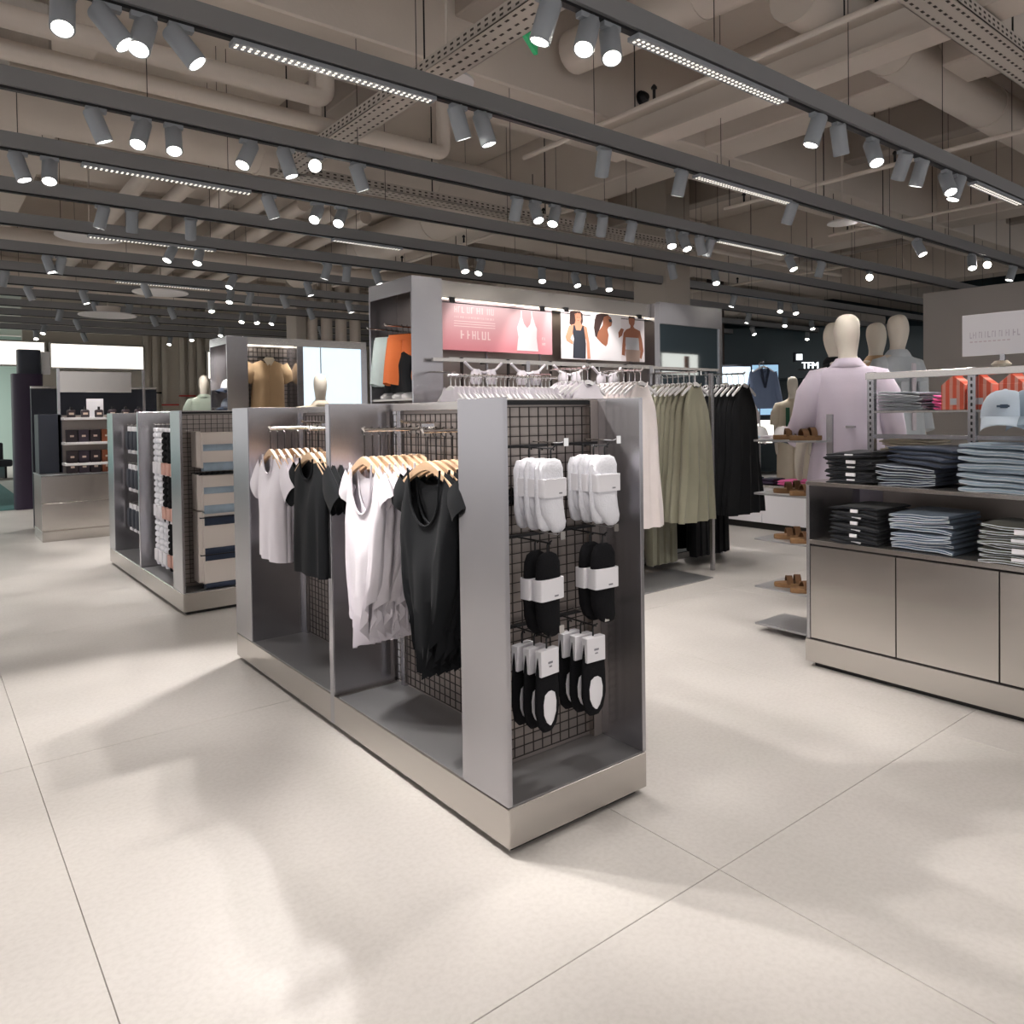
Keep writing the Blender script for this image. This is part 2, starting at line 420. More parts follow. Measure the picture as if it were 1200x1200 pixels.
for k, (x, y0, y1) in enumerate(((1.99, -2, 2.3), (4.31, -1, 2.3), (6.08, -1, 2.3), (3.2, 3.0, 8), (7.9, 2.9, 9))):
    t = thing('sprinkler_pipe', '%s thin white sprinkler pipe crossing between the ceiling tracks' % ORD[k], 'pipe', (x, y0, 3.2), group='sprinkler pipes across the ceiling')
    MB().cyl((0, 0, 0), (0, y1-y0, 0), .017, 10).build('pipe', M['duct'], t)
    for s in range(3):
        q = .5+s*1.3
        MB().tube([(0, q, 0), (0, q, .07)], .009, 8).lathe([(.004, .07), (.018, .075), (.018, .085), (.006, .1)], 8, (0, q, 0)).build('sprinkler_head', M['black_metal'], t)
        MB().cyl((0, q+.15, 0), (0, q+.15, .45), .004, 6).build('hanger_rod', M['black_metal'], t)

def cable_tray(label, loc, rz, length, w=.17, h=.06):
    t = thing('cable_tray', label, 'cable tray', loc, rz)
    MB().box(0, 0, 0, length, w, .004).box(0, 0, 0, length, .004, h).box(0, w-.004, 0, length, w, h); ch_ = MB().box(0, 0, 0, length, w, .004).box(0, 0, 0, length, .004, h).box(0, w-.004, 0, length, w, h).build('tray_channel', M['tray'], t, smooth=0)
    hb = MB(); n = int(length/.055)
    for i in range(n):
        x = .02+i*.055
        for j in range(3):
            y = .03+j*(w-.06)/2; hb.box(x, y-.006, -.0012, x+.024, y+.006, .0005)
        for z in (.018, .042): hb.box(x, -.0012, z-.005, x+.024, .0005, z+.005); hb.box(x, w-.0005, z-.005, x+.024, w+.0012, z+.005)
    hb.build('perforation', M['tray_hole'], ch_, smooth=0, kind='stuff')
    for i in range(int(length/1.2)+1): MB().cyl((.1+i*1.2, w/2, h), (.1+i*1.2, w/2, 1.0), .005, 6).build('hanger_rod', M['black_metal'], t)
    return t
cable_tray('perforated cable tray crossing the front tracks above the near gondola', (.76, -1.0, 3.1), PI/2, 4.3)
cable_tray('perforated cable tray running behind the second track toward the column', (.58, 3.25, 3.1), .0, 4.6)
cable_tray('perforated cable tray at the upper right corner', (1.9, -.42, 3.225), 0, 6)
cable_tray('far perforated cable tray above the mannequins', (5.5, 2.0, 3.35), 0, 6)

# foil-wrapped box and round diffusers
t = thing('foil_duct_box', 'foil-wrapped duct box at the upper left edge', 'duct', (-1.25, 2.72, 3.3))
box('body', M['foil'], t, 0, 0, 0, .42, .3, .26, bevel=.015)
def diffuser(label, loc, r=.14):
    t = thing('ceiling_disc', label, 'ceiling disc', loc)
    MB().lathe([(r*.9, .02), (r, .012), (r, .0), (r*.6, -.006), (.02, -.008)], 28).build('disc', M['plastic_white'], t)
    MB().lathe([(r*.4, .02), (r*.45, .11), (.02, .12)], 18).build('neck', M['duct'], t)
    MB().cyl((0, 0, .11), (0, 0, 1.0), .008, 6).build('drop_rod', M['duct'], t)
for l, p, r in (('round white ceiling speaker above the near gondola tray', (.78, 1.45, 3.12), .14), ('round white ceiling speaker beyond the column', (5.32, 1.75, 3.1), .13),
             ('wide white diffuser disc above the far left counter', (.55, 9.0, 2.72), .34), ('wide white diffuser disc over the bundle of pipes', (-.2, 5.6, 2.98), .27), ('wide white diffuser disc behind the sock unit tracks', (.85, 7.6, 2.85), .3)):
    diffuser(l, p, r)
t = thing('exit_sign', 'green exit sign panel at the top of the picture beside the tray', 'sign', (.98, 1.02, 3.28), .6)
box('panel', M['exit_green'], t, -.12, -.012, -.07, .12, .012, .07, bevel=.004)
MB().cyl((0, 0, .07), (0, 0, 1.0), .005, 6).build('hanger_rod', M['black_metal'], t)
for l, p in (('black smoke sensor on the beam face above the second track', (3.1, 2.19, 3.85)), ('black smoke sensor on the beam near the column', (3.6, 2.195, 3.80))):
    t = thing('sensor', l, 'sensor', p)
    MB().tube([(0, 0, 0), (0, -.03, 0), (0, -.06, 0)], [.045, .05, .025], 14).build('dome', M['black_metal'], t)
    MB().cyl((0, 0, 0), (0, -.008, 0), .06, 14).build('base', M['black_metal'], t)

# ------------------------------------------------------------------ lighting tracks and spotlights
TRACK_Y = [.2, 1.18, 2.23, 3.15, 4.08, 5.07, 6.15, 7.2, 8.1, 9.0, 10.0, 11.0, 12.0, 13.0]
TRACK_X = [(-3, 12), (-3, 13), (-3, 9.9)]+[(-3, 15)]*11
TNAME = ['front', 'second', 'third', 'fourth', 'fifth', 'sixth', 'seventh', 'eighth', 'ninth', 'tenth', 'eleventh', 'twelfth', 'thirteenth', 'rearmost']
LEDS = {0: [(.83, 1.88), (4.1, 4.95)], 1: [(-.42, .52), (2.47, 3.52)], 2: [(4.1, 5.12)], 3: [(-.64, .34)], 4: [(1.36, 2.02)], 5: [(-.3, .7)], 7: [(.3, 1.3)]}
for k, y in enumerate(TRACK_Y):
    x0, x1 = TRACK_X[k]
    t = thing('light_track', 'grey suspended lighting track, the %s one counted from the camera' % TNAME[k], 'light track', (x0, y, 2.9))
    MB().box(0, -.032, 0, x1-x0, .032, .085).build('rail', M['track'], t, smooth=0)
    MB().box(0, -.014, -.012, x1-x0, .014, .0).build('conductor_rail', M['black_metal'], t, smooth=0)
    x = .9+.23*(k % 3)
    while x < x1-x0:
        MB().cyl((x, 0, .085), (x, 0, 1.46 if not 2.2 < y < 2.82 else .72), .0022, 5).build('suspension_wire', M['black_metal'], t); x += 1.15
    for a, b in LEDS.get(k, []):
        MB().box(a-x0, -.03, -.03, b-x0, .03, -.012); ll = MB().box(a-x0, -.03, -.03, b-x0, .03, -.012).build('linear_lamp', M['lamp_grey'], t, smooth=0)
        d = MB(); n = int((b-a)/.028)
        for i in range(n):
            for yy in (-.011, .011):
                q = a-x0+.014+i*.028; d.box(q, yy-.005, -.0325, q+.010, yy+.005, -.029)
        d.build('led_points', M['led'], ll, smooth=0, kind='stuff')

# one spotlight: adapter, stem, yoke pivot, housing, ring, lens (made pointing along -Z, then tilted)
def lamp_meshes(d):
    root = Vector((0, 0, -.065))
    d = Vector(d).normalized()
    rot = Vector((0, 0, -1)).rotation_difference(d).to_matrix()
    def tr(mb):
        mb.v = [tuple(root + rot @ Vector(p)) for p in mb.v]; return mb
    a = MB().box(-.045, -.016, -.02, .045, .016, .0).cyl((0, 0, -.015), (0, 0, -.06), .009, 8)
    h = tr(MB().lathe([(.012, .06), (.036, .058), (.040, .05), (.040, -.092), (.0385, -.095), (.034, -.095), (.033, -.088)], 20))
    l = tr(MB().lathe([(.033, -.0895), (.0005, -.0895)], 20))
    return a, h, l, root + rot @ Vector((0, 0, -.10)), rot
LAMP_CACHE = {}
def spotlight(x, y, z, d, key, label, power, group):
    if key not in LAMP_CACHE:
        t = thing('track_spotlight', label, 'spotlight', (x, y, z), group=group)
        a, h, l, p, rot = lamp_meshes(d)
        a.build('track_adapter', M['lamp_grey'], t, smooth=30); hh = h.build('lamp_housing', M['lamp_grey'], t, smooth=40); l.build('lens', M['lens'], hh, smooth=0, label='glowing white lens')
        LAMP_CACHE[key] = (t, p, rot)
    else:
        t0, p, rot = LAMP_CACHE[key]
        t = dup(t0, (x, y, z), 0, label)
    if power:
        ld = bpy.data.lights.new('spot_beam', 'SPOT'); ld.energy = power; ld.color = LAMP_TINT
        ld.spot_size = math.radians(60); ld.spot_blend = .4; ld.shadow_soft_size = .03
        lo = bpy.data.objects.new('spot_beam', ld); COL.objects.link(lo); lo.parent = t
        lo.matrix_local = Matrix.Translation(p) @ rot.to_4x4()
    return t

def aim(mode, k, x, y, z):
    if mode == 's': return (EYE-Vector((x, y, z))).normalized(), 's%.2f_%.2f' % (x, y)
    if mode == 'k': return Vector((.70, -.32, -1)), 'k'
    if mode == 'l': return Vector((-.62, -.62, -1)), 'l'
    v = {'v': [(-.32, -.42, -1), (-.1, -.5, -1), (-.5, -.25, -1)], 'd': [(.30, -.12, -1), (-.22, .24, -1), (.42, .08, -1)], 'a': [(.12, .5, -1), (.3, .55, -1), (.05, .35, -1)]}[mode]
    return v[k % 3], mode+str(k % 3)
LAMPS = [
 [(-.4, 'd'), (.38, 'd'), (.58, 'v'), (.70, 'v'), (2.18, 'd'), (2.40, 'd'), (2.76, 'v'), (3.12, 'a'), (3.34, 'a'), (3.71, 'v'), (3.87, 'd')],
 [(-1.0, 'v'), (-.86, 'k'), (-.74, 'v'), (-.61, 'k'), (.66, 'd'), (.81, 'd'), (1.65, 'a'), (2.32, 'a'), (3.54, 'a'), (5.56, 'v'), (6.71, 'v'), (7.09, 's'), (7.75, 'd')],
 [(-.72, 'd'), (-.52, 'v'), (-.37, 'v'), (.01, 'v'), (.22, 'd'), (.39, 's'), (.66, 'd'), (1.86, 'a'), (2.03, 'v'), (2.21, 'v'), (2.46, 'a'), (2.69, 'a'), (3.01, 'a'), (3.48, 'v'), (3.65, 'v'), (3.86, 'd'), (3.99, 'a'), (5.24, 'v'), (5.79, 'a'), (6.79, 's'), (9.2, 'v'), (9.44, 'v'), (9.74, 'v')],
 [(-.95, 'd'), (-.80, 'v'), (.47, 'd'), (.81, 'l'), (.99, 'l'), (4.6, 'd'), (5.3, 'v')],
 [(-.37, 'd'), (-.18, 'a'), (.22, 'a'), (2.69, 'v'), (2.89, 'v'), (3.67, 'v'), (4.14, 'v'), (4.39, 'd'), (4.64, 'v'), (6.93, 'd'), (8.0, 'v'), (8.36, 'v')],
 [(.33, 'v'), (.56, 'v'), (1.76, 'd'), (1.97, 'a'), (2.3, 'd'), (8.7, 'd'), (9.7, 'v'), (10.5, 'v')],
 [(-.35, 'd'), (-.45, 'd'), (1.2, 'v'), (2.03, 'd'), (10.4, 'v'), (12.2, 'v'), (13.0, 'v')],
 [(-.7, 'd'), (.6, 'd'), (1.52, 'v'), (1.75, 'd'), (2.17, 'd'), (3.04, 'd'), (12.9, 'v'), (13.3, 'v')],
 [(-.4, 'd'), (.14, 'd'), (1.57, 'v'), (2.9, 'd'), (14.4, 'v')],
 [(.41, 'd'), (.8, 'd'), (1.32, 'd'), (2.27, 'v'), (2.47, 'v'), (2.72, 'v')],
 [(.15, 'd'), (1.33, 'd'), (3.9, 'd')],
 [(.5, 'd'), (2.6, 'v')], [(.2, 'v'), (2.4, 'v'), (12.5, 'v')], [(.2, 'v'), (.9, 'd'), (2.3, 'v')]]
LOOK = {'v': 'white lens in view', 'd': 'grey and aimed down', 'a': 'grey and turned away', 's': 'dazzling', 'k': 'aimed at the sock fixture', 'l': 'aimed over the gondola'}
for k, row in enumerate(LAMPS):
    row = sorted(row)
    for i, (x, mode) in enumerate(row):
        d, key = aim(mode, i+k, x, TRACK_Y[k], 2.8)
        spotlight(x, TRACK_Y[k], 2.888, d, key, '%s spotlight from the left on the %s track, %s' % (ORD[i], TNAME[k], LOOK[mode]), SPOT_W*(2.3 if k > 5 else 1.5 if k > 3 else 1)*({'s': .35, 'k': 5.0, 'l': 5.0}.get(mode, 1)), 'spotlights on the ceiling tracks')
# bare spot beams added out of view to light the floor, no housings modelled
for x, y, dx, dy in ((-2.2, -.85, .1, .25), (-.4, -.85, .1, .2), (1.3, -.85, -.1, .3), (3.2, -.85, -.2, .2), (-1.4, -1.9, .1, .1), (.6, -1.9, .1, .35), (2.4, -1.9, -.1, .3), (-3.2, 1.2, .3, 0), (-3.3, 3.2, .3, .1), (-3.0, 5.5, .4, 0), (5, -1.6, -.3, .2)):
    ld = bpy.data.lights.new('spot_beam', 'SPOT'); ld.energy = SPOT_W; ld.color = LAMP_TINT; ld.spot_size = math.radians(74); ld.spot_blend = .55; ld.shadow_soft_size = .035
    lo = bpy.data.objects.new('spot_beam', ld); COL.objects.link(lo); lo.location = (x, y, 2.75)
    lo.rotation_euler = Vector((0, 0, -1)).rotation_difference(Vector((dx, dy, -1)).normalized()).to_euler()

# ------------------------------------------------------------------ steel gondolas (double sided, an end bay at the free end)
GH, GW, PH = 1.45, .64, .156
def wire_grid(parent, ax, at, u0, u1, z0, z1, du=.040, dz=.034, r=.0016):
    """welded wire grid in the plane ax = at; u runs along the other level axis"""
    g = MB()
    def b(ua, ub, za, zb):
        if ax == 1: g.box(ua, at-r, za, ub, at+r, zb)
        else: g.box(at-r, ua, za, at+r, ub, zb)
    n = int((u1-u0)/du)
    for i in range(n+1): u = u0+(u1-u0)*i/n; b(u-r, u+r, z0, z1)
    n = int((z1-z0)/dz)
    for i in range(n+1): z = z0+(z1-z0)*i/n; b(u0, u1, z-r, z+r)
    return g.build('wire_grid', M['dark_wire'], parent, smooth=0, kind='stuff')

def gondola(label, x0, y0, y1, flip, divider, name='gondola_unit'):
    """one steel unit from y0 to y1; flip puts the end bay at the far end; divider adds the full-height joint panel"""
    t = thing(name, label, 'display shelving', (x0, y0, 0))
    D = y1-y0
    my = (lambda y: D-y) if flip else (lambda y: y)
    def B(n, m, xa, ya, za, xb, yb, zb, bev=.0015, **k):
        p, q = sorted((my(ya), my(yb)))
        return box(n, M[m], t, xa, p, za, xb, q, zb, bev, **k)
    B('recessed_base', 'base_black', .03, .03, 0, GW-.03, D-.001, .025, 0)
    B('plinth', 'steel_h', 0, 0, .024, GW, D-(.036 if divider else 0), PH-.004, .002)
    B('deck', 'steel_deck', .008, .008, PH-.006, GW-.008, D-.04, PH, 0)
    B('side_panel', 'steel_v', .0, .0, PH, .018, .252, GH, .0015)
    B('side_panel', 'steel_v', GW-.018, .0, PH, GW, .252, GH, .0015)
    B('back_panel', 'steel_back', .018, .236, PH, GW-.018, .252, GH-.006, .001)
    B('bay_cheek', 'steel_v', .004, .2525, PH, .30, .258, GH-.004, 0)
    B('grid_frame', 'black_metal', .03, .214, GH-.022, GW-.018, .236, GH-.008, 0)
    B('top_rail', 'steel_h', .018, .218, GH-.006, GW-.018, .252, GH, .0015)
    B('jamb', 'steel_back', GW-.058, .21, PH, GW-.018, .236, GH-.006, .001)
    yg = my(.212)
    wire_grid(t, 1, yg, .022, GW-.06, PH+.03, GH-.03)
    B('spine_panel', 'steel_back', .318, .258, PH, .334, D-.036, GH-.03, 0)
    B('spine_rail', 'steel_h', .300, .258, GH-.034, .346, D-.036, GH, .0015)
    B('spine_jamb', 'steel_v', .300, .258, PH, .318, .298, GH-.034, .001)
    B('spine_post', 'steel_v', .296, D-.11, PH, .318, D-.08, GH-.034, .001)
    p, q = sorted((my(.30), my(D-.04)))
    wire_grid(t, 0, .300, p, q, PH+.02, GH-.05)
    if divider:
        B('divider_panel', 'steel_v', .0, D-.036, .024, .31, D, GH+.002, .0015)
        B('divider_panel', 'steel_v', .33, D-.036, .024, GW, D, GH+.002, .0015)
    else:
        B('divider_cheek', 'steel_v', .004, D-.006, PH, .30, D-.001, GH-.004, 0)
    return t
near = gondola('steel gondola unit in the middle of the floor, its wire end hung with socks', 0, 0, 1.263, False, False)
near_b = gondola('steel gondola unit joined behind the sock end, holding small tees on its rail', 0, 1.264, 2.555, True, True)
far = gondola('farther steel gondola unit whose wire end holds folded packs', .0235, 3.7525, 5.02, False, False)
far_b = gondola('farther steel gondola unit at the far end, hung with short dark socks', .0235, 5.021, 6.29, True, True)

def hang_arm(parent, y, z):
    """straight arm from the spine grid toward the aisle"""
    MB().tube([(.302, y, z), (-.012, y, z), (-.020, y, z+.012)], .0075, 10).build('hanging_arm', M['chrome'], parent)
    MB().box(.288, y-.05, z-.012, .300, y+.05, z+.030).build('arm_bracket', M['chrome'], parent, bevel=.001)
    MB().tube([(.30, y-.045, z+.026), (.15, y-.045, z+.030), (.13, y-.045, z+.038)], .005, 8).build('price_arm', M['chrome'], parent)
AZ = 1.338
for y in (.905, .452): hang_arm(near, y, AZ)
for y in (1.93, 1.445): hang_arm(near_b, y-1.264, AZ)

# ------------------------------------------------------------------ hangers and garments
def hanger(label, material, loc, group, span=.20, hook_h=.105, rz=0.0, name='clothes_hanger', tilt=.10):
    t = thing(name, label, 'hanger', loc, rz, group)
    pts = []
    for i in range(9): s = i/8; pts.append((s*span, -hook_h-tilt*s**1.4))
    up = [(-x, z) for x, z in reversed(pts[1:])]+pts
    lo = [(x*1.0, z-.020-.014*(1-abs(x)/span)) for x, z in reversed(up)]
    MB().prism(up+lo, 1, -.009, .009).build('arm', material, t, bevel=.002)
    hk = [(0, 0, -hook_h-.005), (0, 0, -.035)]
    for i in range(8):
        a = -PI/2+.3-i*(PI*1.15)/7
        hk.append((.0165*math.cos(a)-.002, 0, -.0035+.0165*math.sin(a)))
    MB().tube(hk, .0030, 6).build('hook', M['chrome' if material == M['plastic_white'] else 'hook'], t)
    return t

def garment_mb(hw=.185, arm=None, waist=None, hem=.18, length=.62, neck=.075, nf=.12, nb=.03, drop=.075, depth=.035, fold=.010, k=3.0, ph=0.0, hemcut=0.0, nu=36, nv=18, armz=.25, waistz=.55, flutter=0.0, shoulder=None):
    arm = arm or hw*.93; waist = waist or arm*.9
    W = [(0, hw), (armz, arm), (waistz, waist), (1, hem)]
    mb = MB(); L = []
    for j in range(nv+1):
        v = j/nv; row = []
        for i in range(nu):
            a = 2*PI*i/nu; c = math.cos(a); s = math.sin(a)
            xf = math.copysign(abs(c)**.85, c); front = s < 0
            w = interp(W, v)
            x = xf*w
            x0 = xf*hw
            if abs(x0) < neck:
                q = math.sqrt(max(0, 1-(x0/neck)**2)); zt = -(nf if front else nb)*q**.8
            else:
                zt = -drop*((abs(x0)-neck)/(hw-neck))**1.1
            d = (.006+depth*min(1, v*3.2)**.8)*(.35+.65*(1-xf*xf)**.5)
            if abs(x0) < neck and v < .12: d = max(d, .016)
            y = math.copysign(d, s) if abs(s) > 1e-6 else 0
            y *= min(1, abs(s)*2.2)
            f = min(1, max(0, v-.08)*1.6)
            y += fold*f*math.sin(k*PI*xf+ph+1.3*v)+fold*.5*f*math.sin(k*2.3*PI*xf+2*ph-2*v)
            x += fold*.35*f*math.sin(5*v+ph+2*s)
            z = zt*(1-v)+(-length)*v
            z += hemcut*v*v*(abs(xf)**2)
            if flutter: 
                g = max(0, v-.72)/.28
                y += flutter*g*math.sin(7*xf*PI+ph*3); z += flutter*.6*g*math.sin(9*xf+ph*2)
            row.append((x, y, z))
        L.append(mb.loop(row))
    for p, q in zip(L, L[1:]): mb.bridge(p, q)
    return mb

def sleeves(mb, x, z, dx, dz, r0=.062, r1=.075, th=.022, n=14, m=6, ruf=0.0):
    for s in (-1, 1):
        L = []
        d = Vector((dx, 0, -dz)).normalized(); a = Vector((d.z, 0, -d.x))
        ln = math.hypot(dx, dz)
        for j in range(m+1):
            t = j/m; c = Vector((x, 0, z))+d*ln*t
            ra = fade(r0, r1, t); rb = fade(.010, th, min(1, t*2))
            row = []
            for i in range(n):
                q = 2*PI*i/n
                p = c+a*ra*math.cos(q)+Vector((0, 1, 0))*rb*math.sin(q)*(1+ruf*t*math.sin(3*q))
                row.append((s*p.x, p.y, p.z+ruf*.01*t*math.sin(5*q)))
            L.append(mb.loop(row))
        for p, q in zip(L, L[1:]): mb.bridge(p, q)
    return mb

def place_garment(proto, loc, rz, label):
    return dup(proto, loc, rz, label)

def neckband(t, m, hw, neck, nf, drop):
    pts = []
    for i in range(13):
        xf = -1+2*i/12; pts.append((xf*neck, -.02, -nf*math.sqrt(max(0, 1-xf*xf))**.8+.001))
    MB().tube(pts, .0045, 6).build('neckband', m, t)

def make_top(label, cat, group, material, loc, rz, name, spec, sl=None, band=True):
    t = thing(name, label, cat, loc, rz, group)
    mb = garment_mb(**spec)
    if sl: sleeves(mb, **sl)
    mb.build('body', material, t, smooth=60)
    if band: neckband(t, material, spec.get('hw', .185), spec.get('neck', .075), spec.get('nf', .12), spec.get('drop', .075))
    return t

# bays of the near gondola: garments on wooden hangers, facing the aisle
def rail_row(groups, cat, material, prm, sl, pts, z, looks, hang_group, hang_label, span=.15, rz0=0.0, yaw=.12, seed=0, gname='shirt', band=True, hmat='wood', protos=2, hook_h=.105):
    rnd = random.Random(seed); P = []; H = None
    for i, (x, y) in enumerate(pts):
        rz = rz0+yaw*rnd.uniform(-.6, .6)
        hl = hang_label % ORD[i]
        if H is None: H = hanger(hl, M[hmat], (x, y, z), hang_group, span, rz=rz, hook_h=hook_h)
        else: dup(H, (x, y, z), rz, hl)
        gl = looks % ORD[i]
        if i < protos:
            s = dict(prm); s['ph'] = rnd.uniform(0, 6)
            P.append(make_top(gl, cat, groups, M[material], (x, y, z-hook_h-(.030 if hmat == 'wood' else .010)), rz, gname, s, sl, band))
        else: dup(P[i % protos], (x, y, z-hook_h-(.030 if hmat == 'wood' else .010)), rz+rnd.uniform(-.05, .05), gl)
BOD = dict(hw=.172, arm=.170, waist=.150, hem=.085, length=.74, neck=.105, nf=.205, nb=.06, drop=.040, depth=.034, fold=.013, k=2.6, hemcut=.20, armz=.24, waistz=.5, flutter=.020, nv=24, nu=48)
SLV = dict(x=.142, z=-.060, dx=.060, dz=.085, r0=.060, r1=.060, th=.022, ruf=.22)
TEE = dict(hw=.185, arm=.172, waist=.165, hem=.170, length=.53, neck=.075, nf=.095, nb=.02, drop=.055, depth=.030, fold=.009, k=2.4, armz=.28)
SLT = dict(x=.155, z=-.068, dx=.125, dz=.125, r0=.064, r1=.070, th=.022)
R90 = -PI/2
rail_row('white bodysuits on the near unit', 'bodysuit', 'c_white', BOD, SLV, [(-.012+.036*i, .905) for i in range(8)], AZ, '%s white scoop-neck bodysuit from the aisle on the near gondola', 'wooden hangers on the near unit', '%s wooden hanger from the aisle, holding a white bodysuit', .19, R90, .16, 3, 'bodysuit', protos=3)
rail_row('black bodysuits on the near unit', 'bodysuit', 'c_char', BOD, SLV, [(.004+.036*i, .452) for i in range(7)], AZ, '%s black scoop-neck bodysuit from the aisle on the near gondola', 'wooden hangers on the near unit', '%s wooden hanger from the aisle, holding a black bodysuit', .19, R90, .16, 5, 'bodysuit', protos=3)
rail_row('white tees on the joined unit', 't-shirt', 'c_white', TEE, SLT, [(-.012+.037*i, 1.93) for i in range(8)], AZ, '%s white tee from the aisle on the unit behind the bodysuits', 'wooden hangers on the joined unit', '%s wooden hanger from the aisle, holding a white tee', .175, R90, .14, 8, 'tee_shirt')
rail_row('charcoal tees on the joined unit', 't-shirt', 'c_char', TEE, SLT, [(-.012+.040*i, 1.445) for i in range(6)], AZ, '%s charcoal tee from the aisle on the unit behind the bodysuits', 'wooden hangers on the joined unit', '%s wooden hanger from the aisle, holding a charcoal tee', .175, R90, .14, 9, 'tee_shirt')

# ------------------------------------------------------------------ sock packs on the near end bay
def peg_hook(parent, x, z, x0, ln=.17):
    g = MB().box(x0-.10, .190, z+.010, x0+.12, .207, z+.020).tube([(x, .2, z+.012), (x, .2-ln, z+.012), (x, .2-ln-.012, z+.022)], .003, 6)
    g.build('peg_hook', M['black_metal'], parent)
    MB().tube([(x+.055, .2, z+.03), (x+.055, .2-ln+.02, z+.03), (x+.055, .2-ln, z+.036)], .0025, 6).box(x+.045, .2-ln-.006, z+.018, x+.066, .2-ln-.003, z+.045).build('price_holder', M['chrome'], parent)

def sock_pack(kind, label, loc, rz, group):
    t = thing('sock_pack', label, 'socks', loc, rz, group)
    if kind == 'white':
        sec = [(-.022, .0, 0, .022, .006), (-.030, .0, 0, .042, .012), (-.055, 0, 0, .052, .017), (-.10, 0, 0, .054, .020), (-.17, .0, 0, .054, .021), (-.205, .004, 0, .050, .021), (-.235, .018, 0, .044, .020), (-.258, .026, 0, .034, .016), (-.272, .028, 0, .018, .008)]
        MB().loft(sec, 20, 2.5, wob=lambda a, j: 1+.05*math.sin(4*a+j*1.7)).build('socks', M['sock_white'], t, smooth=60)
        MB().loft([(-.030, -.018, .012, .030, .010), (-.06, -.026, .014, .036, .014), (-.2, -.026, .014, .036, .014), (-.25, -.02, .014, .030, .012), (-.262, -.018, .014, .012, .006)], 16, 2.4, wob=lambda a, j: 1+.05*math.sin(3*a+j)).build('socks', M['sock_white'], t, smooth=60)
        bd = MB().loft([(-.088, 0, -.001, .0565, .0245), (-.148, 0, -.001, .0565, .0245)], 24, 7).build('paper_band', M['paper'], t, smooth=30)
        MB().box(.012, -.0268, -.139, .026, -.0250, -.134).build('print_mark', M['ink'], bd, smooth=0)
    elif kind == 'crew':
        sec = [(-.020, .0, 0, .020, .006), (-.030, 0, 0, .040, .012), (-.055, 0, 0, .052, .018), (-.10, 0, 0, .054, .021), (-.18, -.002, 0, .052, .022), (-.235, .0, 0, .050, .022), (-.275, .008, 0, .044, .020), (-.295, .018, 0, .030, .014), (-.303, .02, 0, .014, .006)]
        MB().loft(sec, 20, 2.5, wob=lambda a, j: 1+.03*math.sin(3*a+j*1.3)).build('socks', M['sock_black'], t, smooth=60)
        bd = MB().loft([(-.105, 0, -.001, .0565, .0255), (-.175, 0, -.001, .0565, .0255)], 24, 7).build('paper_band', M['paper'], t, smooth=30)
        MB().box(.004, -.0278, -.165, .022, -.0258, -.160).build('print_mark', M['ink'], bd, smooth=0)
    else:
        sec = [(-.05, 0, 0, .044, .006), (-.09, 0, 0, .050, .010), (-.16, 0, 0, .054, .014), (-.23, 0, 0, .055, .015), (-.282, 0, 0, .042, .013), (-.302, 0, 0, .022, .007)]
        MB().loft(sec, 20, 2.3).build('socks', M['sock_black'], t, smooth=60)
        bd = MB().box(-.043, -.017, -.112, .043, .012, -.026).build('header_card', M['paper'], t, bevel=.002, smooth=30)
        MB().box(-.010, -.0188, -.072, .010, -.0165, -.066).box(-.006, -.0188, -.084, .006, -.0165, -.080).build('print_mark', M['ink'], bd, smooth=0)
        rings = []
        for z, w in ((-.165, .008), (-.175, .024), (-.205, .031), (-.240, .029), (-.266, .017), (-.278, .004)):
            rings.append((z, 0, -.0135, w, .0035))
        MB().loft(rings, 16, 2).build('sole_insert', M['paper'], t, smooth=60)
    MB().tube([(0, 0, -.03), (0, 0, .004), (.004, 0, .012), (.012, 0, .012), (.014, 0, .005)], .0032, 6).build('hook_tab', M['black_metal'], t)
    return t
ROWS = [('white', 1.268, (.225, .478), 3), ('crew', .955, (.205, .462), 2), ('liner', .642, (.195, .410), 3)]
HK = {'white': 'white sock pack', 'crew': 'banded black sock pack', 'liner': 'no-show sock pack'}
for kind, z, xs, n in ROWS:
    first = None
    for c, x in enumerate(xs):
        peg_hook(near, x, z, x, .175)
        for i in range(n):
            y = .035+.05*i
            xx = x-.012*i*(1 if kind != 'white' else .5)
            side = 'by the corner post' if c == 0 else 'by the far side panel'
            lab = '%s, %s on the hook %s' % (HK[kind], ('front one', 'second one back', 'third one back', 'rearmost one')[i], side)
            rz = (.10 if c == 0 else -.04)+.05*i
            if first is None: first = sock_pack(kind, lab, (xx, y, z), rz, 'sock packs on the near wire end')
            else: dup(first, (xx, y, z), rz, lab)

# ------------------------------------------------------------------ second gondola: multipacks on the long side, folded packs on the end
def multipack(label, loc, dark, group):
    t = thing('sock_multipack', label, 'socks', loc, 0, group)
    sec = []
    for i in range(5):
        z = -.035-i*.036
        sec += [(z, .0, 0, .010, .024), (z-.012, 0, 0, .020, .036), (z-.028, 0, 0, .020, .036)]
    sec += [(-.218, 0, 0, .010, .02)]
    MB().loft(sec, 12, 2.4).build('socks', M['sock_black' if dark else 'sock_white'], t, smooth=50)
    MB().box(-.012, -.036, -.034, .012, .036, -.012).build('header_card', M['paper'], t, bevel=.002)
    MB().box(-.022, -.036, -.285, .018, .036, -.215).build('paper_band', M['peach' if dark else 'paper'], t, bevel=.003)
    MB().loft([(-.285, 0, 0, .018, .034), (-.31, 0, .006, .010, .02)], 12, 2.4).build('sock_toe', M['sock_black' if dark else 'sock_white'], t, smooth=50)
    MB().tube([(0, 0, -.014), (0, 0, .004), (.006, 0, .01)], .003, 6).build('hook_tab', M['black_metal'], t)
    return t
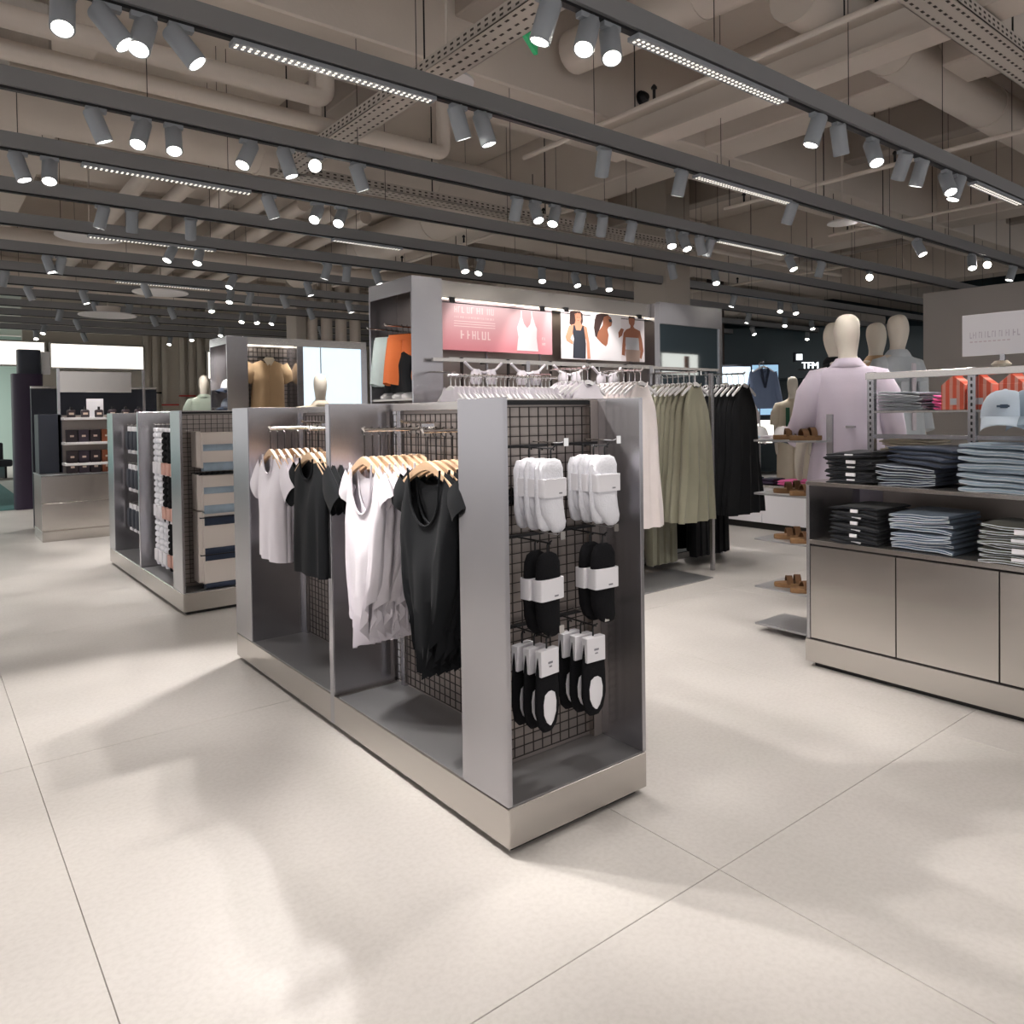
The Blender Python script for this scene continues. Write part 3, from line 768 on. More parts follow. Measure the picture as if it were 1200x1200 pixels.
def card_pack(label, loc, group):
    t = thing('sock_multipack', label, 'socks', loc, 0, group)
    MB().box(-.006, -.042, -.20, .004, .042, -.0).build('header_card', M['paper'], t, bevel=.002)
    for s in (-.019, .019):
        MB().loft([(-.035, -.012, s, .010, .014), (-.06, -.014, s, .014, .0165), (-.15, -.014, s, .014, .0165), (-.172, -.012, s, .008, .01)], 12, 2.4).build('socks', M['navy_dark'], t, smooth=50)
    MB().tube([(0, 0, -.005), (0, 0, .008), (.006, 0, .014)], .003, 6).build('hook_tab', M['black_metal'], t)
    return t
mw = mk = mc = None
GX, GY = .0235, 3.7525
for r, z in enumerate((1.335, .985, .62)):
    rn = ('top', 'middle', 'bottom')[r]
    for i in range(6):
        y = GY+.40+i*.135
        dark = (i < 4) if r < 2 else (i < 3)
        lab = '%s sock multipack in the %s row, %s from the folded packs' % ('dark' if dark else 'white', rn, ORD[i])
        p = mk if dark else mw
        loc = (GX+.10, y, z)
        if p is None:
            p = multipack(lab, loc, dark, 'sock multipacks on the farther gondola'); p.scale = (1.2, 1.25, 1.36)
            if dark: mk = p
            else: mw = p
        else: dup(p, loc, 0, lab)
        MB().tube([(.30, y-GY, z+.012), (.09, y-GY, z+.012), (.082, y-GY, z+.022)], .003, 6).build('peg_hook', M['chrome'], far)
    for i in range(5):
        y = GY+1.45+i*.165
        lab = 'carded pack of dark socks in the %s row, %s past the divider' % (rn, ORD[i])
        loc = (GX+.11, y, z-.01)
        if mc is None: mc = card_pack(lab, loc, 'carded sock packs on the farther gondola'); mc.scale = (1.2, 1.3, 1.25)
        else: dup(mc, loc, 0, lab)
        MB().tube([(.30, y-GY-1.2685, z+.002), (.10, y-GY-1.2685, z+.002), (.092, y-GY-1.2685, z+.012)], .003, 6).build('peg_hook', M['chrome'], far_b)

def folded_pack(label, loc, tex, dark, group):
    """cream card sleeve wrapped round folded cloth, the cloth showing in two rolled strips"""
    t = thing('folded_pack', label, 'folded clothes', loc, 0, group)
    bd = MB().box(0, 0, 0, .34, .15, .26).build('card_sleeve', M['carton'], t, bevel=.006)
    def strip(z0, z1, y):
        c, h = (z0+z1)/2, (z1-z0)/2; prof = []
        for i in range(9): a = PI/2+PI*i/8; prof.append((y+.016*math.cos(a), c+h*math.sin(a)))
        MB().prism(prof+[(y+.05, z0), (y+.05, z1)], 0, .010, .345).build('folded_cloth', M[tex], t, smooth=60)
    if dark: strip(.165, .235, .004); strip(-.035, .004, .004)
    else: strip(.125, .175, .004); strip(-.02, .045, .004)
    MB().box(.23, -.0022, .075, .265, .002, .081).build('print_mark', M['ink'], bd, smooth=0)
    MB().box(-.03, .02, .01, .003, .15, .268).build('backing_card', M['carton'], t, bevel=.003)
    return t
for i, (z, tex, dk) in enumerate(((1.01, 'd_light', 0), (.70, 'd_light', 0), (.43, 'd_navy', 1), (.175, 'd_navy', 1))):
    lab = '%s pack in a cream sleeve, %s from the top on its wire end' % ('dark blue' if dk else 'pale blue', ORD[i])
    folded_pack(lab, (GX+.155, GY+.035, z+.02), tex, dk, 'folded packs on the farther wire end')
    g = MB()
    for k in range(9): g.box(.135+k*.04, .01, z-.024, .138+k*.04, .21, z-.0205)
    for y in (.01, .1, .2): g.box(.125, y, z-.026, .50, y+.004, z-.018)
    g.box(.40, .19, z+.03, .44, .2105, z+.08)
    g.build('wire_shelf', M['black_metal'], far, smooth=0, kind='stuff')

# ------------------------------------------------------------------ tall steel wall unit with signs (along x) and its mirror bay
EX, EY, EH, EL = 1.323, 2.75, 2.378, 2.617
e = thing('tall_wall_unit', 'tall steel wall unit carrying the pink sign and the photo poster', 'display shelving', (EX, EY, 0))
box('recessed_base', M['base_black'], e, .03, .03, 0, EL-.03, .61, .025)
box('plinth', M['steel_h'], e, 0, 0, .024, EL, .64, PH, .002)
box('end_post', M['steel_v'], e, 0, 0, PH, .253, .018, EH, .0015)
box('end_post', M['steel_v'], e, 0, .622, PH, .253, .64, EH, .0015)
box('bay_back', M['steel_back'], e, .238, .018, PH, .253, .622, EH-.004)
box('bay_header', M['steel_v'], e, .0, .018, EH-.113, .018, .622, EH, .0015)
box('bay_top', M['steel_v'], e, .018, .018, EH-.018, .253, .622, EH)
box('back_rail', M['black_metal'], e, .225, .30, PH, .238, .325, EH-.12)
box('shelf', M['steel_h'], e, .01, .02, 1.50, .236, .62, 1.515, .001)
box('spine_panel', M['steel_back'], e, .254, .31, PH, EL-.07, .33, EH-.02)
box('header', M['steel_h'], e, .254, .045, EH-.128, EL-.072, .31, EH-.002, .0015)
box('end_panel', M['steel_v'], e, EL-.07, 0, PH, EL, .64, EH, .0015)
box('led_strip', M['led_strip'], e, .258, .060, EH-.137, EL-.074, .085, EH-.1285)
box('sign_rail', M['black_metal'], e, .258, .034, EH-.165, EL-.074, .044, EH-.157)
for k in range(5): MB().box(.30+k*.56, .30, 1.0, .318+k*.56, .312, 2.2).build('slotted_upright', M['steel_v'], e, smooth=0)

# pink printed sign
PX0, PX1, PZ0, PZ1 = .262, 1.335, 1.868, 2.235
sw, sh = PX1-PX0, PZ1-PZ0
sg = thing('hanging_sign', 'pink hanging sign with a white camisole print on the tall unit', 'sign', (EX+(PX0+PX1)/2, EY+.038, (PZ0+PZ1)/2))
sgp = box('panel', M['pink'], sg, -sw/2, -.004, -sh/2, sw/2, .004, sh/2, .001)
def print_poly(parent, w, h, pts, m, layer, name='print', label=None):
    """flat printed shape on a sign face; pts in 0..1 from the lower left corner"""
    poly = [((u-.5)*w, (v-.5)*h) for u, v in pts]
    return MB().prism(poly, 1, -.0042-.0004*layer-.0003, -.0042-.0004*layer).build(name, m, parent, smooth=0, label=label)
print_poly(sgp, sw, sh, [(.655, .06), (.86, .06), (.845, .35), (.85, .55), (.835, .62), (.81, .80), (.802, .92), (.795, .92), (.797, .78), (.785, .64), (.755, .55), (.725, .64), (.708, .78), (.705, .92), (.697, .92), (.693, .78), (.672, .62), (.66, .55), (.672, .35)], M['print_white'], 1, 'camisole_print', 'printed white camisole')
rnd = random.Random(4)
def glyph_row(parent, w, h, u0, u1, v, hh, m, lw=.012, layer=1, name='lettering'):
    g = MB(); u = u0
    while u < u1:
        ww = lw*rnd.uniform(.7, 1.3)
        x0, x1 = (u-.5)*w, (u+ww*.28-.5)*w; z0, z1 = (v-.5)*h, (v+hh-.5)*h
        y1 = -.0042-.0004*layer; y0 = y1-.0003
        g.box(x0, y0, z0, x1, y1, z1)
        if rnd.random() < .8: q = rnd.choice((0, .42, .86)); g.box(x1, y0, fade(z0, z1, q), (u+ww*.7-.5)*w, y1, fade(z0, z1, q)+hh*h*.14)
        if rnd.random() < .5: g.box((u+ww*.7-.5)*w, y0, z0, (u+ww*.95-.5)*w, y1, z1)
        u += ww*1.35
    return g.build(name, m, parent, smooth=0, kind='stuff')
glyph_row(sgp, sw, sh, .11, .45, .76, .13, M['print_pale'], .028)
glyph_row(sgp, sw, sh, .11, .46, .655, .04, M['print_pale'], .012)
for v in (.585, .535, .485): print_poly(sgp, sw, sh, [(.105, v), (.46, v), (.46, v+.014), (.105, v+.014)], M['print_pale'], 1, 'rule_line')
glyph_row(sgp, sw, sh, .16, .40, .24, .17, M['print_pale'], .04)
glyph_row(sgp, sw, sh, .90, .935, .20, .05, M['print_pale'], .012)
glyph_row(sgp, sw, sh, .90, .935, .32, .05, M['print_pale'], .012)
for x in (-sw/2+.1, sw/2-.1): box('clip', M['black_metal'], sg, x-.024, -.010, sh/2-.016, x+.024, .010, sh/2+.022, .002)

# photo poster
QX0, QX1, QZ0, QZ1 = 1.435, 2.445, 1.842, 2.245
pw, ph_ = QX1-QX0, QZ1-QZ0
po = thing('hanging_poster', 'photo poster of three women in tops on the tall unit', 'poster', (EX+(QX0+QX1)/2, EY+.038, (QZ0+QZ1)/2))
pop = box('panel', M['poster_bg'], po, -pw/2, -.004, -ph_/2, pw/2, .004, ph_/2, .001)
def pp(pts, m, layer, name): print_poly(pop, pw, ph_, pts, M[m], layer, name)
print_poly(pop, pw, ph_, [(.335, .0), (.70, .0), (.70, 1), (.335, 1)], M['print_white'], 1, 'middle_photo')
# figure 1: long dark hair, black tank dress, hand on hip
pp([(.10, .98), (.14, 1.0), (.21, 1.0), (.24, .95), (.245, .80), (.23, .70), (.12, .68), (.09, .72), (.095, .85)], 'hair', 2, 'hair_print')
pp([(.045, .45), (.085, .68), (.15, .73), (.16, .80), (.15, .93), (.175, .98), (.215, .97), (.225, .85), (.215, .78), (.225, .73), (.285, .68), (.315, .35), (.325, .02), (.29, .02), (.28, .4), (.255, .5), (.12, .5), (.10, .42), (.13, .36), (.125, .30), (.055, .37)], 'skin_mid', 3, 'figure_print')
pp([(.135, .70), (.15, .70), (.165, .60), (.215, .60), (.235, .70), (.25, .70), (.265, .5), (.275, .33), (.27, .02), (.125, .02), (.13, .3), (.14, .42), (.125, .55)], 'print_black', 4, 'dress_print')
for u_ in (.178, .200): pp([(u_-.006, .862), (u_+.006, .862), (u_+.006, .873), (u_-.006, .873)], 'hair', 4, 'eye_print')
pp([(.180, .800), (.198, .800), (.194, .812), (.184, .812)], 'red', 4, 'lip_print')
pp([(.155, .9), (.165, .98), (.205, .99), (.215, .9), (.21, .945), (.185, .965), (.165, .945)], 'hair', 4, 'fringe_print')
# figure 2: profile with a pony tail, open back white top
pp([(.40, .96), (.46, 1.0), (.54, 1.0), (.56, .93), (.48, .86), (.455, .75), (.43, .62), (.42, .46), (.385, .50), (.37, .68), (.38, .85)], 'hair', 2, 'hair_print')
pp([(.49, .93), (.54, .97), (.575, .93), (.59, .84), (.58, .75), (.545, .72), (.53, .66), (.545, .55), (.53, .36), (.51, .30), (.46, .36), (.40, .47), (.42, .60), (.45, .68), (.475, .75), (.48, .86)], 'skin_dark', 3, 'figure_print')
pp([(.545, .89), (.585, .89), (.585, .83), (.555, .83)], 'print_black', 4, 'glasses_print')
# figure 3: bandeau top, khaki trousers, arms down
pp([(.80, 1.0), (.86, 1.0), (.875, .92), (.87, .84), (.855, .78), (.87, .74), (.94, .69), (.965, .5), (.985, .25), (.955, .06), (.93, .1), (.93, .3), (.91, .45), (.76, .45), (.75, .3), (.745, .12), (.705, .14), (.715, .4), (.73, .62), (.765, .70), (.815, .74), (.82, .79), (.80, .84), (.795, .92)], 'skin_dark', 3, 'figure_print')
pp([(.79, .93), (.80, 1.0), (.87, 1.0), (.88, .93), (.86, .955), (.83, .965), (.80, .955)], 'hair', 4, 'hair_print')
pp([(.755, .53), (.92, .53), (.925, .42), (.93, .26), (.765, .26), (.75, .4)], 'print_grey', 4, 'top_print')
pp([(.76, .0), (.93, .0), (.945, .26), (.75, .26)], 'print_khaki', 4, 'trousers_print')
pp([(.71, .56), (.735, .70), (.70, .72), (.665, .62), (.67, .50)], 'skin_dark', 2, 'hand_print')
for x in (-pw/2+.06, pw/2-.06): box('clip', M['black_metal'], po, x-.024, -.010, ph_/2-.016, x+.024, .010, ph_/2+.022, .002)

# mirror bay at the end of the tall unit
mi = thing('mirror_bay', 'framed full-height mirror beside the poster end of the tall unit', 'mirror', (3.945, EY+.004, 0))
MX = .93
box('header', M['steel_v'], mi, 0, 0, 2.20, MX, .05, 2.40, .002)
box('post', M['steel_v'], mi, MX-.05, 0, .06, MX, .05, 2.20, .002)
box('base', M['steel_h'], mi, 0, 0, 0, MX, .05, .06, .002)
box('mirror_glass', M['glass_mirror'], mi, .0, .012, .06, MX-.05, .022, 2.20)
box('mirror_back', M['steel_back'], mi, 0, .023, .06, MX-.05, .05, 2.2)

# shorts and bits in the unit's end bay (facing the gondolas)
def skirt_shorts(label, material, loc, rz, group):
    t = thing('shorts', label, 'shorts', loc, rz, group)
    mb = MB()
    for s in (-1, 1):
        L = []
        for j in range(9):
            v = j/8; row = []
            w = fade(.085, .115, v); dd = fade(.018, .055, min(1, v*1.6))
            for i in range(20):
                a = 2*PI*i/20
                row.append((s*(.082+.02*v)+w*math.cos(a)*(1+.05*math.sin(3*a+v*2)), dd*math.sin(a)+.008*v*math.sin(5*a), -.02-.36*v+.012*math.sin(2*a)*v))
            L.append(mb.loop(row))
        for p, q in zip(L, L[1:]): mb.bridge(p, q)
    mb.build('legs', M[material], t, smooth=60)
    MB().loft([(-.045, 0, 0, .165, .022), (.0, 0, 0, .155, .016)], 24, 3).build('waistband', M[material], t, smooth=50)
    MB().tube([(0, 0, 0), (0, 0, .06), (.012, 0, .075), (.02, 0, .065)], .0025, 6).tube([(-.14, 0, .004), (.14, 0, .004)], .004, 6).build('clip_hanger', M['hook'], t)
    return t
for q in (.20, .47): MB().tube([(.23, q, 2.035), (-.10, q, 2.04), (-.11, q, 2.05)], .006, 8).build('front_arm', M['chrome'], e)
for i in range(4):
    skirt_shorts('%s pair of orange shorts hung in the end bay of the tall unit' % ORD[i], 'c_orange', (EX+.055+.045*i, EY+.225, 1.985), PI/2+.42, 'orange shorts').scale = (.82, .82, .95)
for i in range(3):
    skirt_shorts('%s pair of pale mint shorts hung in the end bay of the tall unit' % ORD[i], 'c_mint', (EX+.055+.045*i, EY+.455, 1.985), PI/2+.42, 'pale mint shorts').scale = (.74, .74, .95)
for i in range(3):
    make_top('%s dark grey tee hanging under the shorts in the end bay' % ORD[i], 't-shirt', 'dark tees under the shorts', M['c_char'], (EX+.05+.05*i, EY+.28, 1.86), PI/2, 'tee_shirt', dict(TEE, length=.30, hem=.2, hw=.2), None, False)

# trainers on that bay's shelf
def trainer(label, loc, rz, m, group):
    t = thing('trainer', label, 'shoe', loc, rz, group)
    MB().loft([(0, 0, 0, .125, .042), (.012, 0, 0, .13, .045), (.026, 0, 0, .127, .043)], 24, 2.6).build('sole', M['plastic_white'], t, smooth=50)
    sec = []
    for i in range(7):
        v = i/6; sec.append((.026+.07*v, -.025*v-.02*v*v, 0, .122-.062*v, .040-.010*v))
    MB().loft(sec, 20, 2.4).build('upper', M[m], t, smooth=60)
    return t
for i, (y, r) in enumerate(((.12, 2.6), (.26, 2.9), (.46, 3.2))):
    trainer('%s white trainer on the shelf under the dark tees' % ORD[i], (EX+.12, EY+y, 1.515), r, 'plastic_white', 'trainers in the tall unit')

# ------------------------------------------------------------------ rack of dresses in front of the tall unit
rk = thing('garment_rack', 'steel garment rack with front arms holding white, sage and black dresses', 'clothes rack', (2.30, 2.20, 0))
box('base_plate', M['steel_deck'], rk, .60, -.16, 0, 1.45, .30, .012, .002)
box('front_post', M['steel_v'], rk, 1.705, .035, 0, 1.74, .065, 1.72, .001)
box('rear_post', M['steel_v'], rk, .0, .48, 0, .035, .51, 1.80, .001)
box('rear_post', M['steel_v'], rk, 1.42, .48, 0, 1.455, .51, 1.80, .001)
box('rear_post', M['steel_v'], rk, 2.42, .48, 0, 2.455, .51, 1.80, .001)
box('rear_bar', M['steel_h'], rk, -.85, .483, 1.775, 2.455, .507, 1.80, .001)
ARMS = [2.52, 3.10, 3.78, 4.46]
for x in ARMS:
    MB().tube([(x-2.3, .50, 1.735), (x-2.3, .02, 1.725), (x-2.3, .005, 1.74)], .0085, 10).build('arm', M['chrome'], rk)
    MB().cyl((x-2.3, .495, 1.735), (x-2.3, .495, 1.78), .007, 8).build('arm_bracket', M['chrome'], rk)
MB().cyl((1.15, .40, 1.06), (2.45, .40, 1.06), .009, 10).cyl((1.20, .40, 1.06), (1.20, .49, 1.06), .007, 8).cyl((2.43, .40, 1.06), (2.43, .49, 1.06), .007, 8).build('lower_bar', M['chrome'], rk)
def dress_row(x, ys, material, prm, cat, gname, looks, grp, hlab, seed, band=True, sl=None, yaw=.10, z=1.725):
    rail_row(grp, cat, material, prm, sl, [(x, y) for y in ys], z, looks, 'white hangers on the dress rack', hlab, span=.185, yaw=yaw, seed=seed, gname=gname, band=band, hmat='plastic_white', protos=2, hook_h=.085)
DR = dict(hw=.085, arm=.165, waist=.195, hem=.25, length=1.17, neck=.060, nf=.045, nb=.02, drop=.02, depth=.050, fold=.020, k=3.2, armz=.19, waistz=.5, nv=20, nu=40)
YS = [2.232+.060*i for i in range(8)]
dress_row(3.10, YS, 'c_blush', dict(DR, length=1.16, hem=.24), 'dress', 'dress', '%s pale blush dress from the front on the dress rack', 'blush dresses on the rack', '%s white hanger from the front, holding a blush dress', 21)
dress_row(3.78, YS, 'c_sage', dict(DR, hem=.26), 'dress', 'dress', '%s sage green halter dress from the front on the dress rack', 'sage dresses on the rack', '%s white hanger from the front, holding a sage dress', 22)
dress_row(4.48, YS, 'c_black', dict(DR, hem=.29, arm=.18), 'dress', 'dress', '%s long black dress from the front on the dress rack', 'black dresses on the rack', '%s white hanger from the front, holding a black dress', 23)
dress_row(2.52, YS[:6], 'c_white', dict(DR, length=.62, hem=.23), 'top', 'sleeveless_top', '%s frilled white top from the front on the dress rack', 'white tops on the rack', '%s white hanger from the front, holding a frilled white top', 24)
# trousers on the lower bar behind the dresses
def trousers(label, material, loc, rz, group, length=.95):
    t = thing('trousers', label, 'trousers', loc, rz, group)
    mb = MB()
    for s in (-1, 1):
        L = []
        for j in range(11):
            v = j/10; row = []
            w = fade(.085, .125, v); dd = fade(.02, .045, min(1, v*2))
            for i in range(18):
                a = 2*PI*i/18
                row.append((s*(.075+.055*v)+w*math.cos(a), dd*math.sin(a)+.012*v*math.sin(4*a+s), -.03-(length-.03)*v))
            L.append(mb.loop(row))
        for p, q in zip(L, L[1:]): mb.bridge(p, q)
    mb.build('legs', M[material], t, smooth=60)
    MB().loft([(-.04, 0, 0, .155, .022), (.0, 0, 0, .15, .016)], 20, 3).build('waistband', M[material], t, smooth=50)
    MB().tube([(0, 0, 0), (0, 0, .04), (.01, 0, .052)], .0025, 6).tube([(-.13, 0, .003), (.13, 0, .003)], .004, 6).build('clip_hanger', M['hook'], t)
    return t
for k, (mt, x0, n, nm) in enumerate((('c_olive', 3.62, 4, 'olive'), ('c_black', 4.20, 6, 'black'))):
    p = None
    for i in range(n):
        lab = '%s pair of %s trousers on the low bar behind the dresses' % (ORD[i], nm)
        loc = (x0+.085*i, 2.60, 1.035)
        if p is None: p = trousers(lab, mt, loc, .75, '%s trousers on the low bar' % nm)
        else: dup(p, loc, .75, lab)
# row of white tops along the tall unit, seen edge on
wb = thing('front_rail', 'steel front rail under the signs holding the long row of white tops', 'clothes rail', (1.40, 2.42, 1.66))
MB().cyl((0, 0, 0), (.98, 0, 0), .009, 10).build('bar', M['chrome'], wb)
for x in (.06, .92): MB().tube([(x, 0, 0), (x, .0, .02), (x, .63, .06)], .007, 8).build('bracket', M['chrome'], wb)
WT = dict(hw=.10, arm=.165, waist=.16, hem=.175, length=.60, neck=.07, nf=.06, nb=.03, drop=.02, depth=.018, fold=.006, k=2.5, nv=10, nu=24)
P = H = None
for i in range(24):
    x = 1.42+.0385*i
    lab = '%s white top from the steel post in the edge-on row under the pink sign' % ORD[i]
    if P is None:
        H = hanger('%s white hanger from the steel post in the row under the pink sign' % ORD[i], M['plastic_white'], (x, 2.42, 1.66), 'white hangers under the pink sign', .16, rz=PI/2, hook_h=.07)
        P = make_top(lab, 'top', 'white tops under the pink sign', M['c_white'], (x, 2.42, 1.586), PI/2, 'sleeveless_top', WT, None, False)
    else:
        r = PI/2+random.uniform(-.12, .12)
        dup(H, (x, 2.42, 1.66), r, '%s white hanger from the steel post in the row under the pink sign' % ORD[i]); dup(P, (x, 2.42, 1.586), r, lab)
# rail with hanging bralettes right under the signs
br = thing('sign_rail_bar', 'dark wall bar under the signs with hanging bralettes', 'clothes rail', (EX+.27, EY-.04, 1.80))
MB().box(0, -.008, -.008, 2.2, .008, .008).build('bar', M['steel_h'], br, smooth=0)
for k in range(5): MB().box(.10+k*.43, -.02, -.26, .118+k*.43, -.006, .008).box(.10+k*.43, -.02, -.008, .118+k*.43, .34, .004).build('drop_bar', M['dark_wire'], br, smooth=0)
p = None
for k in range(4):
    lab = '%s white bralette drooping between the dark bars under the signs' % ORD[k]
    if p is None:
        p = thing('bralette', lab, 'bralette', (EX+.39, EY-.075, 1.775), 0, 'white bralettes under the signs')
        MB().tube([(.0, 0, 0), (.06, 0, -.05), (.17, 0, -.075), (.28, 0, -.05), (.34, 0, 0)], .011, 8).build('band', M['c_white'], p)
        for x in (.10, .24): MB().loft([(-.05, x, 0, .03, .02), (-.09, x, 0, .05, .028), (-.14, x, 0, .052, .02), (-.16, x, 0, .04, .01)], 14).build('cup', M['c_white'], p, smooth=60)
    else: dup(p, (EX+.39+.43*k, EY-.075, 1.775), 0, lab)

# ------------------------------------------------------------------ low tall unit with the tan shirt and the blue screen
DX, DY = 1.43, 7.1
d = thing('screen_wall_unit', 'steel wall unit with a tan shirt and a pale blue screen', 'display shelving', (DX, DY, 0))
box('plinth', M['steel_h'], d, 0, 0, .02, 1.80, .64, PH, .002)
box('end_post', M['steel_v'], d, 0, 0, PH, .245, .018, 2.345, .0015)
box('end_post', M['steel_v'], d, 0, .622, PH, .245, .64, 2.345, .0015)
box('bay_header', M['steel_v'], d, 0, .018, 2.25, .018, .622, 2.345, .0015)
box('bay_back', M['steel_back'], d, .23, .018, PH, .245, .622, 2.33)
for z in (1.50, 1.72): box('shelf', M['steel_h'], d, .01, .02, z, .23, .62, z+.012, .001)
box('header', M['steel_h'], d, .245, .01, 2.255, 1.80, .06, 2.345, .0015)
box('led_strip', M['led_strip'], d, .26, .075, 2.245, .84, .10, 2.2549)
box('spine_panel', M['steel_back'], d, .245, .30, PH, 1.78, .32, 2.30)
wire_grid(d, 1, .285, .25, .84, .9, 2.24, .05, .05, .003)
box('mid_post', M['steel_v'], d, .85, 0, PH, .93, .30, 2.255, .0015)
box('right_post', M['steel_v'], d, 1.72, 0, PH, 1.80, .30, 2.255, .0015)
box('screen_panel', M['screen_blue'], d, .93, .02, 1.10, 1.72, .04, 2.253, label='glowing pale blue screen')
box('screen_seam', M['steel_v'], d, 1.16, .014, 1.10, 1.172, .022, 2.253)
box('lower_panel', M['steel_h'], d, .93, .02, PH, 1.72, .04, 1.10)
MB().cyl((.27, .20, 2.12), (.83, .20, 2.12), .008, 8).build('hanging_rail', M['black_metal'], d)
SH = dict(hw=.21, arm=.20, waist=.205, hem=.215, length=.62, neck=.06, nf=.05, nb=.02, drop=.06, depth=.05, fold=.012, k=2.3)
ts = make_top('tan short-sleeved shirt hung on the wire grid beside the blue screen', 'shirt', None, M['c_tan'], (DX+.55, DY+.18, 2.09), 0, 'shirt', SH, dict(x=.18, z=-.06, dx=.10, dz=.20, r0=.075, r1=.085, th=.035), False)
MB().prism([(-.07, 0), (-.02, -.075), (.0, -.05), (.02, -.075), (.07, 0), (.05, .03), (-.05, .03)], 1, -.055, -.045).build('collar', M['c_cream'], ts, bevel=.002)
MB().box(-.008, -.068, -.55, .008, -.060, -.07).build('button_placket', M['c_tan'], ts, bevel=.002)
hanger('dark hanger holding the tan shirt', M['black_metal'], (DX+.55, DY+.18, 2.135), None, .17, hook_h=.05)
# caps in its end bay
def cap(label, loc, rz, crown, brim, group, s=1.0, tilt=0.0):
    t = thing('baseball_cap', label, 'cap', loc, rz, group); t.scale = (s, s, s); t.rotation_euler = (tilt, 0, rz)
    sec = []
    for i in range(8):
        v = i/7*PI/2*.98; sec.append((.115*math.sin(v), 0, 0, .088*math.cos(v)**.7, .10*math.cos(v)**.7))
    MB().loft(sec, 24, 2.0).build('crown', M[crown], t, smooth=60)
    mb = MB(); L = []
    for j in range(7):
        v = j/6; row = []
        for i in range(13):
            u = -1+2*i/12
            r = fade(1.0, 1.0, v)
            x = .088*math.sin(u*1.15); y = -.10*math.cos(u*1.15)-.075*v*(1-.45*u*u)
            row.append((x, y, .008-.030*v-.028*u*u*v))
        L.append(row)
    top = [p for row in L for p in row]
    b = len(mb.v); mb.v += top + [(x, y, z-.004) for x, y, z in top]; n = 13; m = len(L); o = b+n*m
    for j in range(m-1):
        for i in range(n-1):
            q = b+j*n+i; mb.f.append((q, q+1, q+n+1, q+n)); q += n*m; mb.f.append((q, q+n, q+n+1, q+1))
    for i in range(n-1):
        mb.f.append((b+(m-1)*n+i, b+(m-1)*n+i+1, o+(m-1)*n+i+1, o+(m-1)*n+i))
    mb.build('brim', M[brim], t, smooth=60)
    MB().lathe([(.009, .108), (.011, .114), (.004, .119)], 10).build('button', M[crown], t)
    return t
cap('white cap on the upper shelf beside the wire-grid unit', (DX+.1, DY+.25, 1.735), -1.4, 'plastic_white', 'd_navy', None)
cap('dark cap on the lower shelf beside the wire-grid unit', (DX+.1, DY+.25, 1.515), -1.4, 'd_grey', 'd_navy', None)

# ------------------------------------------------------------------ mannequins
def mannequin(label, loc, rz, group=None, arms=((.0, .0), (.0, .0)), h=1.86):
    """egg-headed shop mannequin: one skinned body, head to feet; arms = (outward, forward) bend per side"""
    t = thing('mannequin', label, 'mannequin', loc, rz, group)
    k = h/1.86
    V = []; E_ = []; R = []
    def add(p, r, par=None):
        V.append(tuple(c*k for c in p)); R.append((r[0]*k, r[1]*k) if isinstance(r, tuple) else (r*k, r*k))
        if par is not None: E_.append((par, len(V)-1))
        return len(V)-1
    pel = add((0, 0, .98), (.15, .10)); wst = add((0, 0, 1.14), (.125, .09), pel); ch = add((0, -.01, 1.34), (.155, .105), wst)
    sh = add((0, .01, 1.47), (.10, .075), ch); nk = add((0, .012, 1.545), .052, sh); jw = add((0, -.006, 1.615), (.060, .066), nk)
    hd = add((0, -.006, 1.70), (.077, .094), jw); h2 = add((0, .004, 1.78), (.074, .09), hd); add((0, .01, 1.835), (.045, .055), h2)
    for s, (ao, af) in zip((-1, 1), arms):
        a = add((s*.165, .01, 1.445), .056, sh); b = add((s*(.205+ao*.1), .02, 1.18), .043, a)
        c = add((s*(.205+ao*.25), -.02-af*.22, .95+af*.16), .032, b); w = add((s*(.20+ao*.28), -.05-af*.28, .86+af*.18), .028, c)
        add((s*(.195+ao*.28), -.07-af*.34, .79+af*.2), .018, w)
        l = add((s*.085, 0, .86), .088, pel); kn = add((s*.095, -.01, .50), .058, l); an = add((s*.10, .02, .10), .036, kn); add((s*.105, -.10, .035), .032, an)
    me = bpy.data.meshes.new('body'); me.from_pydata(V, E_, []); me.materials.append(M['mannequin'])
    o = bpy.data.objects.new('body', me); COL.objects.link(o); o.parent = t; KIDS.setdefault(t, []).append(o); KIDS[o] = []
    sk = o.modifiers.new('skin', 'SKIN'); sk.use_smooth_shade = True
    for i, v in enumerate(me.skin_vertices[0].data): v.radius = R[i]; v.use_root = (i == 0)
    sb = o.modifiers.new('sub', 'SUBSURF'); sb.levels = 2; sb.render_levels = 2
    MB().lathe([(.16, 0), (.16, .01), (.02, .012)], 24).build('foot_plate', M['chrome'], t)
    return t
